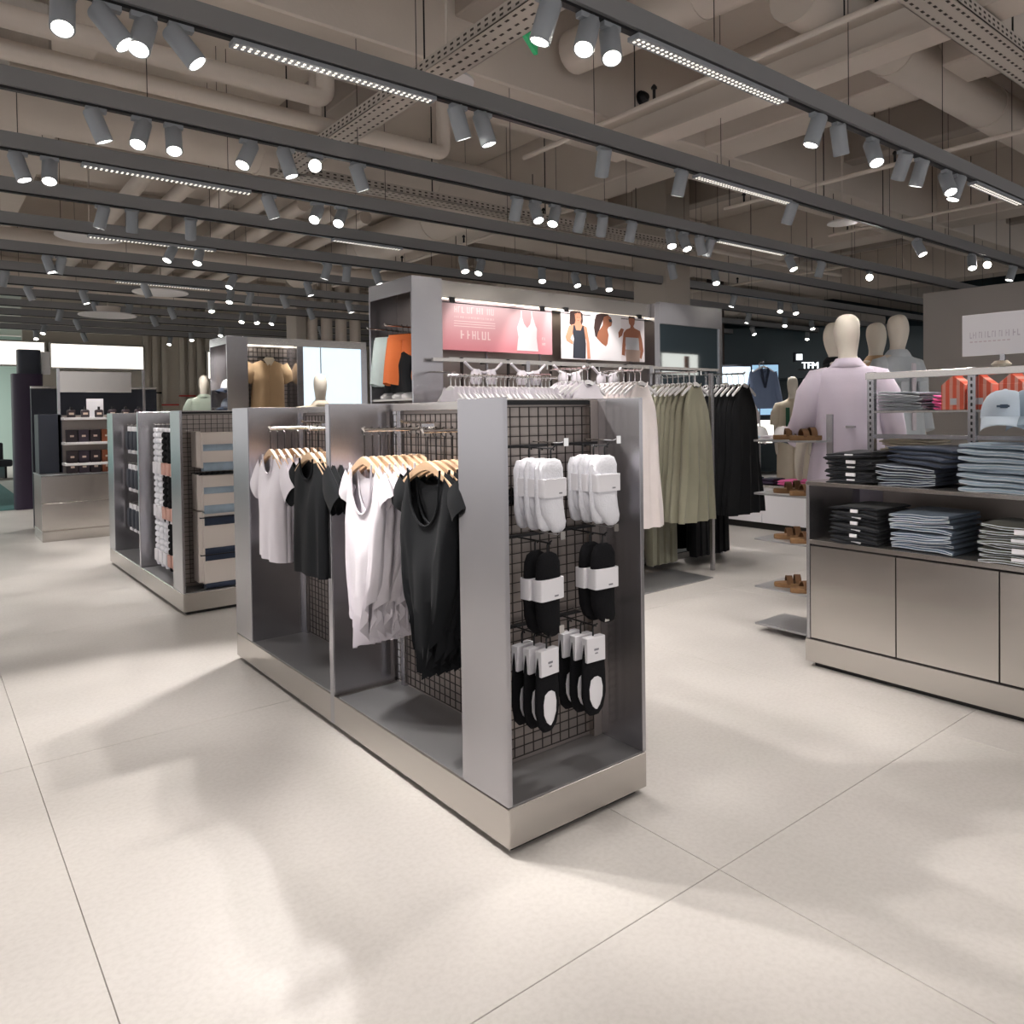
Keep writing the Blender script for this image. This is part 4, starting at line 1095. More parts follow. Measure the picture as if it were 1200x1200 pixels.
def shirt_on(t, m, z0, z1, w=.215, dpt=.15, sleeve=(.55, 0, 0), collar=True, open_front=None, fold=.012, name='shirt', hem=None, seed=0, sl_r=.075):
    """clothing shell around a mannequin torso from hem z0 to shoulder z1 (1.5), with sleeves"""
    hem = hem or w*1.06
    mb = MB(); secs = [(z1+.035, .060, .062), (z1+.012, .090, .078), (z1-.016, .160, .092), (z1-.055, w*.99, .108), (z1-.16, w, dpt*.9), (z1-.36, w*.97, dpt), ((z0+z1-.36)/2, fade(w*.97, hem, .6), dpt*1.02), (z0+.03, hem, dpt*1.05), (z0, hem*1.01, dpt*1.05)]
    L = []; n = 40
    fine = []
    for (za, wa, da), (zb, wb_, db) in zip(secs, secs[1:]):
        for q in range(3): s = q/3; fine.append((fade(za, zb, s), fade(wa, wb_, s), fade(da, db, s)))
    fine.append(secs[-1])
    for z, ww, dd in fine:
        row = []; f = max(0, min(1, (z1-.1-z)/.4))
        for i in range(n):
            a = 2*PI*i/n
            r = 1+fold*7*f*math.sin(6*a+seed+z*3)*.35+fold*4*f*math.sin(11*a-2*seed+z*6)*.3
            row.append((ww*math.copysign(abs(math.cos(a))**.9, math.cos(a))*r, dd*math.sin(a)*r+.004, z+.01*f*math.sin(3*a+seed)))
        L.append(mb.loop(row))
    for p, q in zip(L, L[1:]): mb.bridge(p, q)
    b = mb.build(name, m, t, smooth=70)
    for s, spec in zip((-1, 1), sleeve if isinstance(sleeve[0], tuple) else (sleeve, sleeve)):
        ln, out, fwd = spec
        pts = [Vector((s*(w*.50), .006, z1-.022)), Vector((s*(w*.80), .005, z1-.060)), Vector((s*(w*.98+out*.05), .01, z1-.16)), Vector((s*(w*1.05+out*.1), .015, z1-.31))]
        if ln > .35: pts += [Vector((s*(w*1.07+out*.2), -.01-fwd*.12, z1-.31-(ln-.31)*.6)), Vector((s*(w*1.05+out*.25), -.03-fwd*.22, z1-.31-(ln-.31)*(1-fwd*.5)))]
        k = len(pts)
        MB().tube(pts, [sl_r*.45, sl_r*.98, sl_r*1.12]+[sl_r*(1.06-.06*i) for i in range(k-3)], 16).build('sleeve', m, t, smooth=70)
    if collar:
        MB().loft([(z1+.055, 0, .004, .066, .068), (z1+.03, 0, .004, .085, .088), (z1+.004, 0, .004, .105, .095), (z1-.004, 0, .004, .100, .088)], 28, 2, caps=False).build('collar', m, t, smooth=60)
    return b
def legs_on(t, m, z0=.12, z1=1.02, r=.115):
    mb = MB()
    for s in (-1, 1):
        mb.loft([(z1, s*.055, 0, .12, .13), (.9, s*.08, 0, .125, .135), (.6, s*.095, 0, r, r*1.05), (.3, s*.10, 0, r*.98, r), (z0, s*.10, 0, r, r)], 20, 2, wob=lambda a, j: 1+.03*math.sin(5*a+j))
    mb.build('trousers', m, t, smooth=70)

lm = mannequin('mannequin with its back turned in a loose lavender shirt behind the jeans fixture', (2.995, .475, .135), 2.06, arms=((.3, .0), (.3, .1)))
MB().lathe([(.17, -.135), (.17, -.002), (.02, 0)], 24).build('plinth', M['steel_deck'], lm)
shirt_on(lm, M['c_lav'], .80, 1.51, .195, .150, ((.45, .15, 0), (.45, .35, .35)), True, sl_r=.078, fold=.020, seed=1, hem=.225)
legs_on(lm, M['c_lav'], .12, 1.0, .125)
dm = mannequin('mannequin in a pale denim jacket beyond the folded jeans shelf', (4.67, .95, .30), -.34)
MB().lathe([(.17, -.30), (.17, -.002), (.02, 0)], 24).build('plinth', M['steel_deck'], dm)
shirt_on(dm, M['c_jacket'], .88, 1.50, .205, .145, (.60, 0, .1), True, name='denim_jacket', seed=3)
legs_on(dm, M['c_jacket'])
MB().box(-.022, -.160, .92, .022, -.146, 1.44).build('inner_top', M['c_white'], dm, bevel=.006)
for s in (-1, 1): MB().box(s*.09-.04, -.158, 1.22, s*.09+.04, -.138, 1.30).build('chest_pocket', M['c_jacket'], dm, bevel=.004)
m2 = mannequin('mannequin in a camel coat half hidden behind the denim jacket one', (4.89, 1.23, .28), -.3)
MB().lathe([(.17, -.28), (.17, -.002), (.02, 0)], 24).build('plinth', M['steel_deck'], m2)
shirt_on(m2, M['c_camel'], .80, 1.50, .215, .15, (.60, 0, 0), True, name='coat', seed=4); legs_on(m2, M['c_cream'])
m3 = mannequin('mannequin in a black jacket left of the lavender shirt one', (4.30, 1.27, .25), 3.6)
MB().lathe([(.17, -.25), (.17, -.002), (.02, 0)], 24).build('plinth', M['steel_deck'], m3)
shirt_on(m3, M['c_char'], .85, 1.50, .20, .145, (.60, 0, 0), True, name='jacket', seed=5); legs_on(m3, M['c_char'])
m4 = mannequin('mannequin in a white top directly behind the lavender shirt head', (3.60, .80, .21), 3.6)
MB().lathe([(.17, -.23), (.17, -.002), (.02, 0)], 24).build('plinth', M['steel_deck'], m4)
shirt_on(m4, M['c_white'], .9, 1.50, .20, .14, (.3, 0, 0), False, name='top', seed=6); legs_on(m4, M['c_cream'])
m5 = mannequin('distant mannequin in a white and dark green vest near the lit shop sign', (7.75, 3.75, .0), -1.0)
shirt_on(m5, M['c_cream'], .95, 1.50, .20, .14, (.25, 0, 0), False, name='vest', seed=2); legs_on(m5, M['c_cream'])
for s in (-.09, .12): MB().box(s, -.162, .98, s+.05, -.12, 1.42).build('green_stripe', M['c_green'], m5, bevel=.004)
m6 = mannequin('mannequin in a cream shirt standing before the blue screen', (1.86, 5.5, 0), -.3)
shirt_on(m6, M['c_cream'], .95, 1.50, .22, .15, (.3, .2, 0), True, seed=7, sl_r=.085); legs_on(m6, M['c_cream'])
for i, (x, y, rz) in enumerate(((7.25, 4.45, -1.0), (8.0, 4.75, -1.0))):
    mm = mannequin('%s distant bald mannequin above the black dress hangers' % ('left-hand', 'right-hand')[i], (x, y, 0), rz, h=1.80)
    shirt_on(mm, M['c_white'], .95, 1.50, .19, .135, (.3, 0, 0), False, name='top', seed=i); legs_on(mm, M['c_cream'])
m7 = mannequin('distant mannequin in a grey-green jacket beside the caps at the left', (1.88, 9.55, .18), -.3)
MB().lathe([(.17, -.18), (.17, -.002), (.02, 0)], 24).build('plinth', M['steel_deck'], m7)
shirt_on(m7, M['c_greygreen'], .85, 1.50, .21, .15, (.6, 0, 0), True, name='jacket', seed=8); legs_on(m7, M['c_char'])

# ------------------------------------------------------------------ jeans fixture at the right
JX, JY0, JY1 = 2.361, -1.95, .378
jf = thing('jeans_fixture', 'steel jeans fixture with open shelf and flat doors at the right', 'display cabinet', (JX, JY1, 0))
L = JY0-JY1
W2 = .66
def J(n, m, x0, y0, z0, x1, y1, z1, b=.0015, **k): return box(n, M[m], jf, x0, min(y0, y1), z0, x1, max(y0, y1), z1, b, **k)
J('recessed_base', 'base_black', .03, -.03, 0, W2-.03, L+.03, .03, 0)
J('plinth', 'steel_h', -.010, .004, .030, W2, L, .151, .002)
J('end_panel', 'steel_v', 0, 0, .151, W2, -.018, .985, .001)
J('end_panel', 'steel_v', 0, L+.018, .151, W2, L, .985, .001)
J('top_board', 'steel_h', -.002, .002, .985, W2, L, 1.006, .0015)
J('open_shelf', 'steel_h', 0, -.018, .668, W2, L+.018, .692, .0015)
J('back_panel', 'steel_back', W2-.015, -.018, .151, W2, L+.018, .985)
J('carcass', 'base_black', .035, -.02, .152, .06, L+.02, .662, 0)
yy = -.018
for k in range(5):
    w = .458 if k < 4 else .45
    J('door', 'steel_h', .004, yy-.003, .158, .022, yy-w+.003, .657, .001); yy -= w
for k, y in enumerate((-.225, -.725, -1.225, -1.725)):
    up = J('slotted_upright', 'steel_v', .262, y-.018, 1.006, .298, y+.018, 1.592, .001)
    g = MB()
    for q in range(18): g.box(.2612, y-.004, 1.03+q*.031, .2622, y+.004, 1.046+q*.031)
    g.build('slots', M['base_black'], up, smooth=0, kind='stuff')
J('top_bar', 'steel_h', .258, -.200, 1.553, .302, L+.2, 1.588, .0015)
J('upper_shelf', 'steel_h', .285, -.24, 1.372, .63, L+.5, 1.384, .001)
J('middle_bar', 'steel_v', .275, -.24, 1.235, .295, L+.3, 1.258, .001)
J('middle_shelf', 'steel_h', .30, -.24, 1.13, .66, L+.3, 1.142, .001)
# post with shoe shelves at the free end
ss = thing('shoe_shelf_tower', 'steel post with five small cantilevered shoe shelves at the end of the jeans fixture', 'display shelving', (2.86, .50, 0))
box('post', M['steel_v'], ss, -.035, -.02, .0, .035, .02, 1.365, .0015)
SZ = [1.205, .872, .585, .285, .05]
box('post_bar', M['steel_v'], ss, -.01, -.14, 1.285, .01, -.02, 1.297)
for z in SZ: box('shelf', M['steel_deck'], ss, -.15, .02, z-.006, .18, .44, z+.006, .001)

# folded jeans: one folded pair = a flat roll of two or three layers with pale seam lines on the front edge
def jeans(label, material, loc, rz, group, w=.17, dpt=.34, th=.034, sticker=False, seam='seam', seed=0):
    t = thing('folded_jeans', label, 'jeans', loc, rz, group)
    r = random.Random(seed)
    mb = MB(); sm = MB()
    # cross-section in x-z (front edge at x = 0): flattened rounded layers, extruded along y (width)
    for q in range(2):
        z0 = th*q/2; hh = th/2*.96; x0 = r.uniform(-.014, .014)
        prof = []
        for i in range(7): a = PI/2+PI*i/6; prof.append((x0+hh*.6+hh*.6*math.cos(a)*1.3, z0+hh/2+hh/2*math.sin(a)))
        prof += [(dpt, z0+.001), (dpt+.004, z0+hh/2), (dpt, z0+hh)]
        n = 9; rings = []
        for j in range(n):
            v = j/(n-1); y = (-1+2*v)*w
            e = 1-max(0, abs(2*v-1)-.82)*2.2
            dz = .006*math.sin(3.1*v+seed+q)+.003*math.sin(9*v+seed+q)
            dx = .010*math.sin(4*v+seed*2+q*1.7)
            rings.append([(x+dx, y, z0+hh/2+(z-z0-hh/2)*e+dz*(1 if x < dpt*.5 else .3)) for x, z in prof])
        mb.rings(rings)
        if seam:
            for fr in (.82, .3):
                pts = []
                for j in range(n):
                    v = j/(n-1); y = (-1+2*v)*w*.985
                    dz = .006*math.sin(3.1*v+seed+q)+.003*math.sin(9*v+seed+q); dx = .010*math.sin(4*v+seed*2+q*1.7)
                    e = 1-max(0, abs(2*v-1)-.82)*2.2
                    pts.append((x0+dx-hh*.20 if fr < .9 else x0, y, z0+hh/2+(fr-.5)*hh*e+dz))
                sm.tube(pts, .0019, 4)
    mb.build('denim', M[material], t, smooth=50)
    if seam: sm.build('edge_stitching', M[seam], t, smooth=0)
    if sticker: MB().box(-.010, -.035+.01*r.uniform(-1, 1), th*.2, -.002, .012, th*.75).build('size_sticker', M['paper'], t, bevel=.001)
    return t
def stack(n, material, x, y, z, lab, group, w=.165, th=.033, sticker=False, seam='seam', rz=0.0, seed=0, dpt=.34):
    P = []
    for i in range(n):
        l = lab % ('bottom one' if i == 0 else 'top one' if i == n-1 else ORD[i]+' from the bottom')
        loc = (x+random.uniform(-.008, .008), y+random.uniform(-.008, .008), z+i*th*1.02)
        rr = rz+random.uniform(-.05, .05)
        if i < 2: P.append(jeans(l, material, loc, rr, group, w, dpt, th, sticker, seam, seed+i*1.7))
        else: dup(P[i % 2], loc, rr, l)
stack(5, 'd_black', JX+.04, .155, 1.006, 'black folded jeans, %s of the stack on the fixture top', 'black jeans on top', .125, .032, True, None, seed=1)
stack(2, 'd_navy', JX+.05, -.125, 1.006, 'dark blue folded jeans, %s of the stack under the wide navy pair', 'dark blue jeans on top', .145, .052, seed=2)
big = jeans('wide navy folded jeans lying askew on the middle stack', 'd_navy', (JX+.03, -.17, 1.118), -.45, None, .185, .36, .040, False, None, 5)
dup(big, (JX+.05, -.19, 1.160), -.30, 'wide navy folded jeans topmost on the middle stack')
stack(4, 'd_light', JX+.03, -.545, 1.006, 'pale blue folded jeans, %s of the stack beneath the hanging cap', 'pale blue jeans on top', .165, .054, seed=3)
stack(5, 'd_blue', JX+.05, -.93, 1.006, 'blue folded jeans, %s of the stack at the picture edge', 'blue jeans on top at the edge', .165, .034, seed=12)
stack(6, 'd_black', JX+.02, .125, .693, 'black folded jeans, %s of the open-shelf stack by the end panel', 'black jeans on the open shelf', .125, .031, True, None, seed=4)
stack(4, 'd_blue', JX+.02, -.205, .693, 'mid blue folded jeans, %s of the open-shelf stack', 'blue jeans on the open shelf', .145, .047, seed=6)
stack(4, 'd_olive', JX+.02, -.62, .693, 'olive folded jeans, %s of the open-shelf stack', 'olive jeans on the open shelf', .150, .042, True, 'seam', seed=8)
stack(4, 'd_grey', JX+.33, .03, 1.384, 'grey-blue folded jeans, %s of the stack on the high shelf', 'jeans on the high shelf', .115, .024, seed=9, dpt=.25)
stack(3, 'c_pink', JX+.40, -.165, 1.384, 'pinkish folded knit, %s of the pile beside the orange bags', 'folded knits on the high shelf', .05, .024, seam=None, seed=10, dpt=.2)
stack(4, 'c_cream', JX+.36, .02, 1.142, 'cream folded tee, %s of the pile behind the navy jeans', 'cream tees behind the jeans', .13, .022, seam=None, seed=11, dpt=.24)
# gable-topped orange bags
def gift_bag(label, loc, rz, group):
    t = thing('gift_box', label, 'box', loc, rz, group)
    bd = MB().box(-.055, -.055, 0, .055, .055, .125).build('body', M['orange_stripe'], t, bevel=.002)
    MB().prism([(-.055, .125), (.055, .125), (.006, .168), (.006, .185), (-.006, .185), (-.006, .168)], 0, -.053, .053).build('gable_top', M['orange_stripe'], t, bevel=.0015)
    MB().box(-.057, -.018, .025, -.0548, .012, .058).build('label', M['paper'], bd, smooth=0)
    return t
gb = gift_bag('orange striped gable-top box beside the folded jeans on the high shelf', (JX+.36, -.245, 1.384), .0, 'orange gable boxes')
dup(gb, (JX+.36, -.362, 1.384), .05, 'orange striped gable-top box in front of the second slotted upright')
dup(gb, (JX+.38, -.50, 1.384), -.1, 'orange striped gable-top box half behind the pale denim cap')
for z in (1.375, 1.38): pass
# denim caps hung on the front of the bar
for i, (y, x) in enumerate(((-.545, .06), (-.635, .10), (-.72, .14))):
    cap('%s pale denim cap hung from the top bar' % ('foremost', 'second', 'third')[i], (JX+x+.05, y, 1.345), -PI/2+.25, 'c_ltdenim' if i == 0 else 'd_light', 'c_ltdenim' if i == 0 else 'd_light', 'denim caps', 1.12, .0)
bl = MB().box(-.022, -.0032, -.006, .022, .0, .002).box(-.010, -.0032, -.010, .016, 0, .005)
cp_mark = bl.build('embroidery', M['d_blue'], None, smooth=0)
t_cap = [o for o in COL.objects if o.name.startswith('baseball_cap') and o.get('label', '').startswith('foremost')][0]
cp_mark.parent = t_cap; cp_mark.location = (0, -.094, .05); cp_mark.rotation_euler = (-.25, 0, 0)
for i, y in enumerate((-.30, -.34)):
    pass
fl = thing('fabric_flower', 'small pale fabric flower fixed on the top bar', 'ornament', (JX+.27, -.475, 1.60))
for k in range(7):
    a = 2*PI*k/7; MB().loft([(-.014, .022*math.cos(a), .022*math.sin(a), .008, .008), (0, .026*math.cos(a), .026*math.sin(a), .018, .018), (.016, .022*math.cos(a), .022*math.sin(a), .006, .006)], 10).build('petal', M['c_cream'], fl, smooth=60)
MB().loft([(-.012, 0, 0, .012, .012), (.012, 0, 0, .015, .015), (.026, 0, 0, .004, .004)], 10).build('flower_heart', M['c_blush'], fl, smooth=60)
# white header board on the top bar
hb = thing('header_board', 'white printed board standing on the bar above the orange boxes', 'sign', (JX+.26, -.309, 1.645))
box('panel', M['white_board'], hb, -.006, -1.3, 0, .006, 0, .20, .001)
box('board_post', M['steel_v'], hb, -.006, -.185, -.06, .006, -.165, 0)
g = MB()
rnd = random.Random(9)
y = -.035
while y > -.25:
    w = rnd.uniform(.006, .012)
    g.box(-.0066, y-w*.3, .085, -.0061, y, .115)
    if rnd.random() < .7: q = rnd.choice((.085, .098, .110)); g.box(-.0066, y-w, q, -.0061, y, q+.005)
    y -= w*1.6
g.build('lettering', mat('print_lilac', (.63, .58, .66), .7), hb, smooth=0, kind='stuff')
g = MB()
for k in range(9): y = -.035-k*.02; g.box(-.0066, y-.013, .065, -.0061, y, .070)
g.build('lettering', mat('print_pale_rose', (.70, .60, .66), .7), hb, smooth=0, kind='stuff')

# ------------------------------------------------------------------ sandals on the little shelves
def sandal(label, loc, rz, group):
    t = thing('sandal', label, 'sandal', loc, rz, group)
    out = []
    for i in range(22):
        a = 2*PI*i/22; c, s = math.cos(a), math.sin(a)
        wd = .040+.008*c-.006*math.cos(2*a)
        out.append((.125*c, wd*s))
    MB().rings([[(x, y, 0) for x, y in out], [(x*1.02, y*1.05, .014) for x, y in out], [(x, y, .028) for x, y in out]]).build('sole', M['cork'], t, smooth=50)
    for x0, x1, h in ((.02, .055, .05), (-.03, .005, .058)):
        mb = MB(); L = []
        for x in (x0, x1):
            row = []
            for i in range(9):
                a = PI*i/8; row.append((x, .046*math.cos(a), .020+h*math.sin(a)))
            for i in range(9):
                a = PI*(8-i)/8; row.append((x, .041*math.cos(a), .018+(h-.006)*math.sin(a)))
            L.append(row)
        st_ = mb.rings(L).build('strap', M['suede'], t, smooth=50); x = (x0+x1)/2
        MB().box(x-.008, -.050, .035, x+.008, -.043, .055).build('buckle', M['chrome'], st_)
    return t
sp = None
for k, z in enumerate(SZ[:4]):
    for q, (dx, dy, rz) in enumerate(((-.06, .11, 2.5), (.0, .25, 2.3))):
        lab = 'brown strappy sandal, %s of the pair on the %s little shelf' % (('near one', 'far one')[q], ('top', 'second', 'third', 'fourth')[k])
        loc = (2.86+dx, .50+dy, z+.006)
        if sp is None: sp = sandal(lab, loc, rz, 'brown sandals on the end shelves')
        else: dup(sp, loc, rz, lab)

# ------------------------------------------------------------------ table of caps and white tees beyond the dress rack
tb = thing('display_table', 'white low cabinet and table with caps and pink knits beyond the black dresses', 'table', (6.3, 2.52, 0))
for x0, y0, w in ((0, 0, 2.25),):
    box('cabinet_base', M['base_black'], tb, .04, .04, 0, .60, w-.04, .08)
    for k in range(3): box('cabinet_door', M['white_board'], tb, 0, .002+k*.75, .08, .022, .746+k*.75, .50, .002)
    box('cabinet_body', M['white_board'], tb, .022, 0, .08, .62, w, .50, .002)
box('cabinet_top', M['steel_h'], tb, -.02, -.02, .50, .64, 2.27, .525, .002)
box('table_top', M['plastic_white'], tb, -.04, -.02, 1.035, .70, 2.30, 1.06, .003)
for x, y in ((.0, .06), (.0, 2.2), (.62, .06), (.62, 2.2)): box('leg', M['steel_v'], tb, x, y, .525, x+.035, y+.035, 1.035)
for i, (x, y, b, c) in enumerate(((6.40, 3.05, 'plastic_white', 'd_navy'), (6.42, 3.38, 'plastic_white', 'plastic_white'), (6.55, 2.78, 'c_green', 'plastic_white'), (6.75, 3.15, 'c_green', 'c_green'))):
    cap('%s cap on the white table, %s' % (ORD[i], ('white with a dark brim', 'all white', 'green with a white brim', 'all green')[i]), (x, y, 1.06), -1.2, b, c, 'caps on the white table', 1.25)
for i in range(4):
    y = 2.68+.24*i
    jeans('%s folded %s on the front edge of the white table' % (ORD[i], ('pink knit', 'hot pink knit', 'white tee', 'pale tee')[i]), ('c_pink', 'c_pink', 'c_white', 'c_ltdenim')[i], (6.27, y, 1.062), 0, 'folded knits on the white table', .10, .2, .04, False, None, i)
for i in range(3):
    jeans('%s folded knit on the low cabinet under the white table' % ('pink', 'purple', 'dark')[i], ('c_pink', 'purple', 'd_navy')[i], (6.30, 2.95+.28*i, .527), 0, 'folded knits on the low cabinet', .11, .25, .07, False, None, i)

# ------------------------------------------------------------------ perfume counter and purple totem at the far left
cn = thing('perfume_counter', 'brushed steel counter with perfume shelves at the far left', 'counter', (-.32, 8.2, 0))
box('drawer_base', M['steel_h'], cn, 0, 0, 0, 2.2, .7, .12, .002)
for k in range(2): box('drawer_front', M['steel_h'], cn, 0, -.012, .13+k*.32, 2.2, .0, .44+k*.32, .002)
box('counter_body', M['steel_back'], cn, .005, 0, .12, 2.195, .7, .75)
box('counter_top', M['steel_deck'], cn, 0, -.012, .75, 2.2, .71, .765, .001)
box('tester_panel', M['navy_dark'], cn, .02, .30, .765, .26, .66, 1.46, .003)
for x in (.22, 1.15): box('frame_post', M['steel_v'], cn, x, .30, .765, x+.03, .33, 2.0, .001)
box('header_board', M['steel_h'], cn, .25, .285, 1.72, 1.02, .33, 1.97, .002)
SH4 = (1.42, 1.13, .885)
for z in SH4: box('shelf', M['plastic_white'], cn, .25, .05, z-.03, 1.6, .32, z, .002)
box('shelf_back', M['steel_back'], cn, .25, .33, .765, 1.6, .35, 1.45)
pp_ = {}
for r, z in enumerate((1.13, .885, .767)):
    for i in range(6):
        mt = ('perfume_dark', 'perfume_plum', 'perfume_dark', 'perfume_rust', 'perfume_rust', 'perfume_rust')[i]
        lab = '%s perfume carton in the %s shelf row of the counter, %s from the blue panel' % (('dark', 'plum', 'dark', 'rust', 'rust', 'rust')[i], ('upper', 'middle', 'lower')[r], ORD[i])
        loc = (-.32+.275+i*.122, 8.28, z)
        if mt not in pp_:
            t = thing('perfume_carton', lab, 'perfume', loc, 0, 'perfume cartons on the counter')
            ct = MB().box(0, 0, 0, .108, .09, .145).build('carton', M[mt], t, bevel=.002)
            MB().box(.035, -.0012, .06, .075, .0, .082).build('label', M['label_pale'], ct, smooth=0)
            pp_[mt] = t
        else: dup(pp_[mt], loc, 0, lab)
pb = None
for i in range(6):
    lab = '%s perfume bottle on the top shelf of the counter from the blue panel' % ORD[i]
    loc = (-.32+.33+i*.145, 8.30, 1.42)
    if pb is None:
        pb = thing('perfume_bottle', lab, 'perfume', loc, 0, 'perfume bottles on the top shelf')
        MB().loft([(0, 0, 0, .04, .02), (.006, 0, 0, .045, .024), (.08, 0, 0, .045, .024), (.09, 0, 0, .03, .018)], 16, 5).build('glass', M['perfume_dark'], pb, smooth=40)
        MB().cyl((0, 0, .09), (0, 0, .125), .014, 12).build('stopper', M['black_metal'], pb)
        MB().box(-.025, -.0255, .03, .025, -.0235, .055).build('label', M['label_pale'], pb, smooth=0)
    else: dup(pb, loc, 0, lab)
t = thing('info_card', 'white card standing among the perfume bottles', 'card', (.27, 8.36, 1.42), 0)
box('card', M['paper'], t, -.09, 0, 0, .09, .006, .22, .001); box('foot', M['paper'], t, -.05, -.02, 0, .05, .03, .006)
dk = thing('dark_display', 'dark display wall behind the perfume shelves', 'display', (-.25, 9.6, 0))
box('panel', M['navy_dark'], dk, 0, 0, 0, 1.5, .08, 1.80, .004); box('cap_strip', M['steel_h'], dk, 0, -.01, 1.80, 1.5, .09, 1.83, .002)
pt = thing('purple_totem', 'tall dark purple rounded totem left of the perfume counter', 'display', (-.02, 12.3, 0))
MB().loft([(0, 0, 0, .21, .20), (2.12, 0, 0, .21, .20)], 28, 4).build('body', M['purple'], pt, smooth=40)
MB().loft([(2.12, .03, 0, .16, .16), (2.5, .03, 0, .16, .16)], 28, 4).build('top_panel', M['navy_dark'], pt, smooth=40)
box('white_edge', M['plastic_white'], pt, .20, -.05, 2.12, .32, .05, 2.48, .002)  # plain white plastic block beside the top panel
wd = thing('woven_panel', 'narrow slatted panel between the totem and the counter', 'panel', (.10, 11.2, 0))
box('board', M['steel_back'], wd, 0, 0, 0, .24, .04, 1.75)
for k in range(24): box('slat', M['steel_h'], wd, .005, -.012, .06+k*.07, .235, 0, .115+k*.07)
ml = bpy.data.lights.new('exit_fill_light', 'AREA'); ml.energy = 420; ml.size = 4; ml.color = (.93, 1, .96)  # unseen fill light, added to brighten the pale green exit wall
mo = bpy.data.objects.new('exit_fill_light', ml); COL.objects.link(mo); mo.location = (-2.5, 25, 4.2)
ch = thing('waiting_bench', 'dark low bench on the teal carpet at the left edge', 'bench', (-1.1, 19.5, 0), .3)
box('seat', M['navy_dark'], ch, 0, 0, .28, 1.6, .6, .45, .04, segs=2); box('backrest', M['navy_dark'], ch, 0, .5, .4, 1.6, .62, .85, .04, segs=2)
for x in (.1, 1.45): box('leg', M['black_metal'], ch, x, .1, 0, x+.05, .5, .28)
# lit boxes high on the back wall
for i, (x0, x1, z0, z1) in enumerate(((-1.7, .46, 2.39, 2.80), (.57, 2.12, 2.36, 2.79), (3.36, 4.4, 2.20, 2.74))):
    t = thing('lightbox', ('bright lightbox at the left edge of the picture', 'bright wide lightbox above the perfume counter', 'bright lightbox beside the cap end bay')[i], 'lightbox', (x0, 14.3, z0))
    w, h = x1-x0, z1-z0
    box('frame', M['steel_h'], t, -.03, .0, -.03, w+.03, .12, h+.03, .004); box('face', M['lightbox'], t, 0, -.012, 0, w, .0, h)
for k in range(9):
    if k in (3,): continue
    box('trim_%d' % (k+10), M['wall_beige'], None, 2.15+k*.17, 14.40, 0, 2.24+k*.17, 14.5, 4.3, kind='structure')
hp = None
for i, (x, z, m) in enumerate(((2.3, 1.9, 'd_black'), (2.62, 1.66, 'red'), (2.95, 1.84, 'red'), (3.1, 1.62, 'suede'))):
    t = thing('wall_hook', '%s short wall bar on the ribbed beige wall' % ('black', 'low red', 'high red', 'brown')[i], 'hook', (x, 14.36, z))
    MB().box(-.16, -.02, -.015, .16, .02, .015).box(-.02, 0, -.012, .02, .06, .012).build('bar', M[m], t, smooth=0)

# ------------------------------------------------------------------ shopfronts across the mall at the far right
def lit_panel(label, loc, rz, w, h, face, cat='screen', dpt=.08, name='lit_screen'):
    t = thing(name, label, cat, loc, rz)
    box('frame', M['navy_dark'], t, -.03, 0, -.03, w+.03, dpt, h+.03, .004); box('face', M[face], t, 0, -.008, 0, w, 0, h)
    return t
RZ = -.67
def rot_at(x, y, dx): return (x+dx*math.cos(RZ), y+dx*math.sin(RZ))
sf = thing('shopfront', 'dark teal shopfront across the mall with lit white letters', 'shopfront', (10.2, 8.0, 0), RZ)
box('fascia', M['teal_dark'], sf, -.6, 0, 2.0, 5.4, .3, 3.0, .01)
for x in (.55, 1.35, 3.0, 4.6): box('pier', M['navy_dark'], sf, x, -.02, 0, x+.5, .28, 2.05, .01)
box('shop_back', M['teal_dark'], sf, -.6, 2.2, 0, 5.4, 2.3, 3.0)
s1 = lit_panel('pale blue lit board over the dress hangers', (8.62, 5.52, 1.66), RZ, .46, .42, 'screen_blue')
s2 = lit_panel('sky blue lit screen with a white script print', (10.68, 6.45, 1.30), RZ, .56, .92, 'screen_sky')
g = MB()
for k, (x, z, w, h) in enumerate(((.06, .82, .06, .16), (.15, .86, .16, .04), (.22, .74, .05, .16), (.34, .80, .05, .10), (.42, .80, .12, .04), (.50, .72, .04, .12), (.58, .78, .05, .05))): g.box(x*.85, -.016, z*.85, (x+w)*.85, -.009, (z+h)*.85)
g.build('lettering', M['sign_white'], s2, smooth=0)
lit_panel('white lit shelf bay below the sky blue screen', (10.70, 6.42, .78), RZ, .5, .42, 'lightbox', 'shelf', .3, 'lit_bay')
bj = thing('blazer', 'blue blazer hung before the sky blue screen', 'jacket', (9.1, 5.08, 2.06), -.6)
bm_ = garment_mb(hw=.22, arm=.22, waist=.22, hem=.27, length=.72, neck=.06, nf=.1, nb=.02, drop=.08, depth=.06); sleeves(bm_, x=.19, z=-.08, dx=.12, dz=.56, r0=.07, r1=.065, th=.05); bm_.build('body', M['c_bluejkt'], bj, smooth=60); bj.scale = (.85, .85, .9)
MB().prism([(-.05, 0), (0, -.30), (.05, 0), (.09, -.05), (.02, -.36), (-.02, -.36), (-.09, -.05)], 1, -.085, -.072).build('lapels', M['d_navy'], bj)
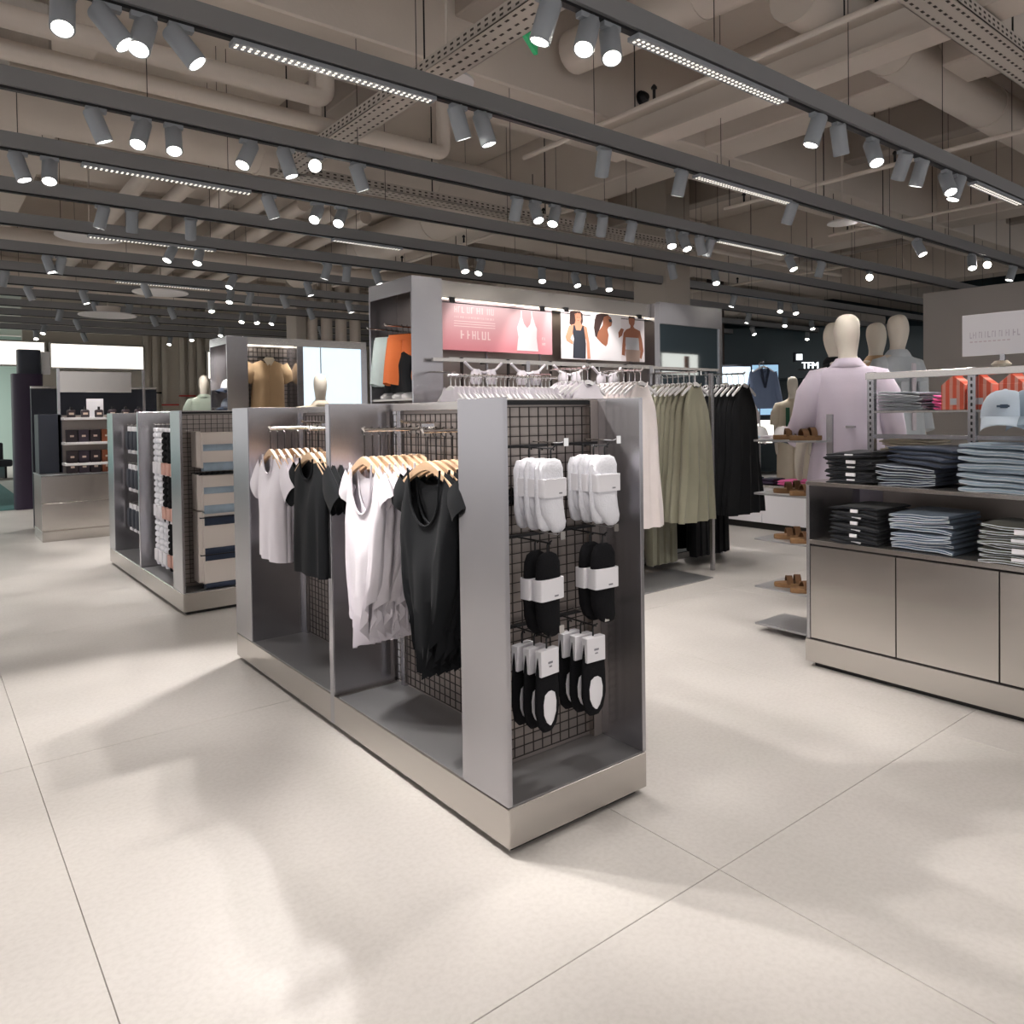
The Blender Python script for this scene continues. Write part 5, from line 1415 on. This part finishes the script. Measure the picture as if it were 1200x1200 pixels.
bs = thing('clothes_stand', 'slim steel stand carrying the blue blazer', 'clothes rail', (9.1, 5.08, 0), -.6)
MB().tube([(0, .16, 0), (0, .16, 2.13), (0, .13, 2.15), (0, 0, 2.15)], .010, 8).lathe([(.16, 0), (.16, .012), (.02, .016)], 18, (0, .16, 0)).build('stand', M['steel_v'], bs)
hanger('pale hanger holding the blue blazer', M['plastic_white'], (9.1, 5.08, 2.14), None, .18, rz=-.6, hook_h=.05)
tf = thing('neon_letters', 'white lit letters TFM on the dark shopfront', 'sign', (11.41, 5.80, 2.14), -.67)
fc = bpy.data.curves.new('letters', 'FONT'); fc.body = 'TFM'; fc.size = .17; fc.extrude = .015; fc.materials.append(M['sign_white'])
fo = bpy.data.objects.new('letters', fc); COL.objects.link(fo)
me_ = bpy.data.meshes.new_from_object(fo.evaluated_get(bpy.context.evaluated_depsgraph_get())); bpy.data.objects.remove(fo)
fo = bpy.data.objects.new('letters', me_); COL.objects.link(fo); fo.parent = tf; fo.rotation_euler = (PI/2, 0, 0); fo['kind'] = 'stuff'
box('letter_rail', M['black_metal'], tf, -.05, .02, -.03, .45, .04, .0)
lit_panel('small white lit logo block left of the lit letters', (11.36, 5.88, 2.30), RZ, .11, .11, 'sign_white', 'sign')
cc = thing('dark_pillar', 'dark brown pillar between the mirror and the lit screens', 'pillar', (10.0, 6.65, 0), 0)
box('shaft', mat('pillar_brown', (.055, .035, .03), .6), cc, -.11, -.11, 0, .11, .11, 4.34, .01)

# lit advertisement on the wall behind the camera side, reflected in the mirror bay
ad = thing('lit_advert', 'warm lit advertising panel across the store, seen only in the mirror', 'lightbox', (14.7, -5.2, 2.32), PI)
box('frame', M['steel_h'], ad, -.03, 0, -.03, 1.43, .1, .56, .004); box('face', M['lightbox'], ad, 0, -.01, 0, 1.4, 0, .53)
box('figure', M['c_orange'], ad, .35, -.014, .06, .55, -.0105, .48)
for x in (.02, 1.35): box('stand', M['steel_h'], ad, x, .02, -2.32, x+.05, .08, -.03)
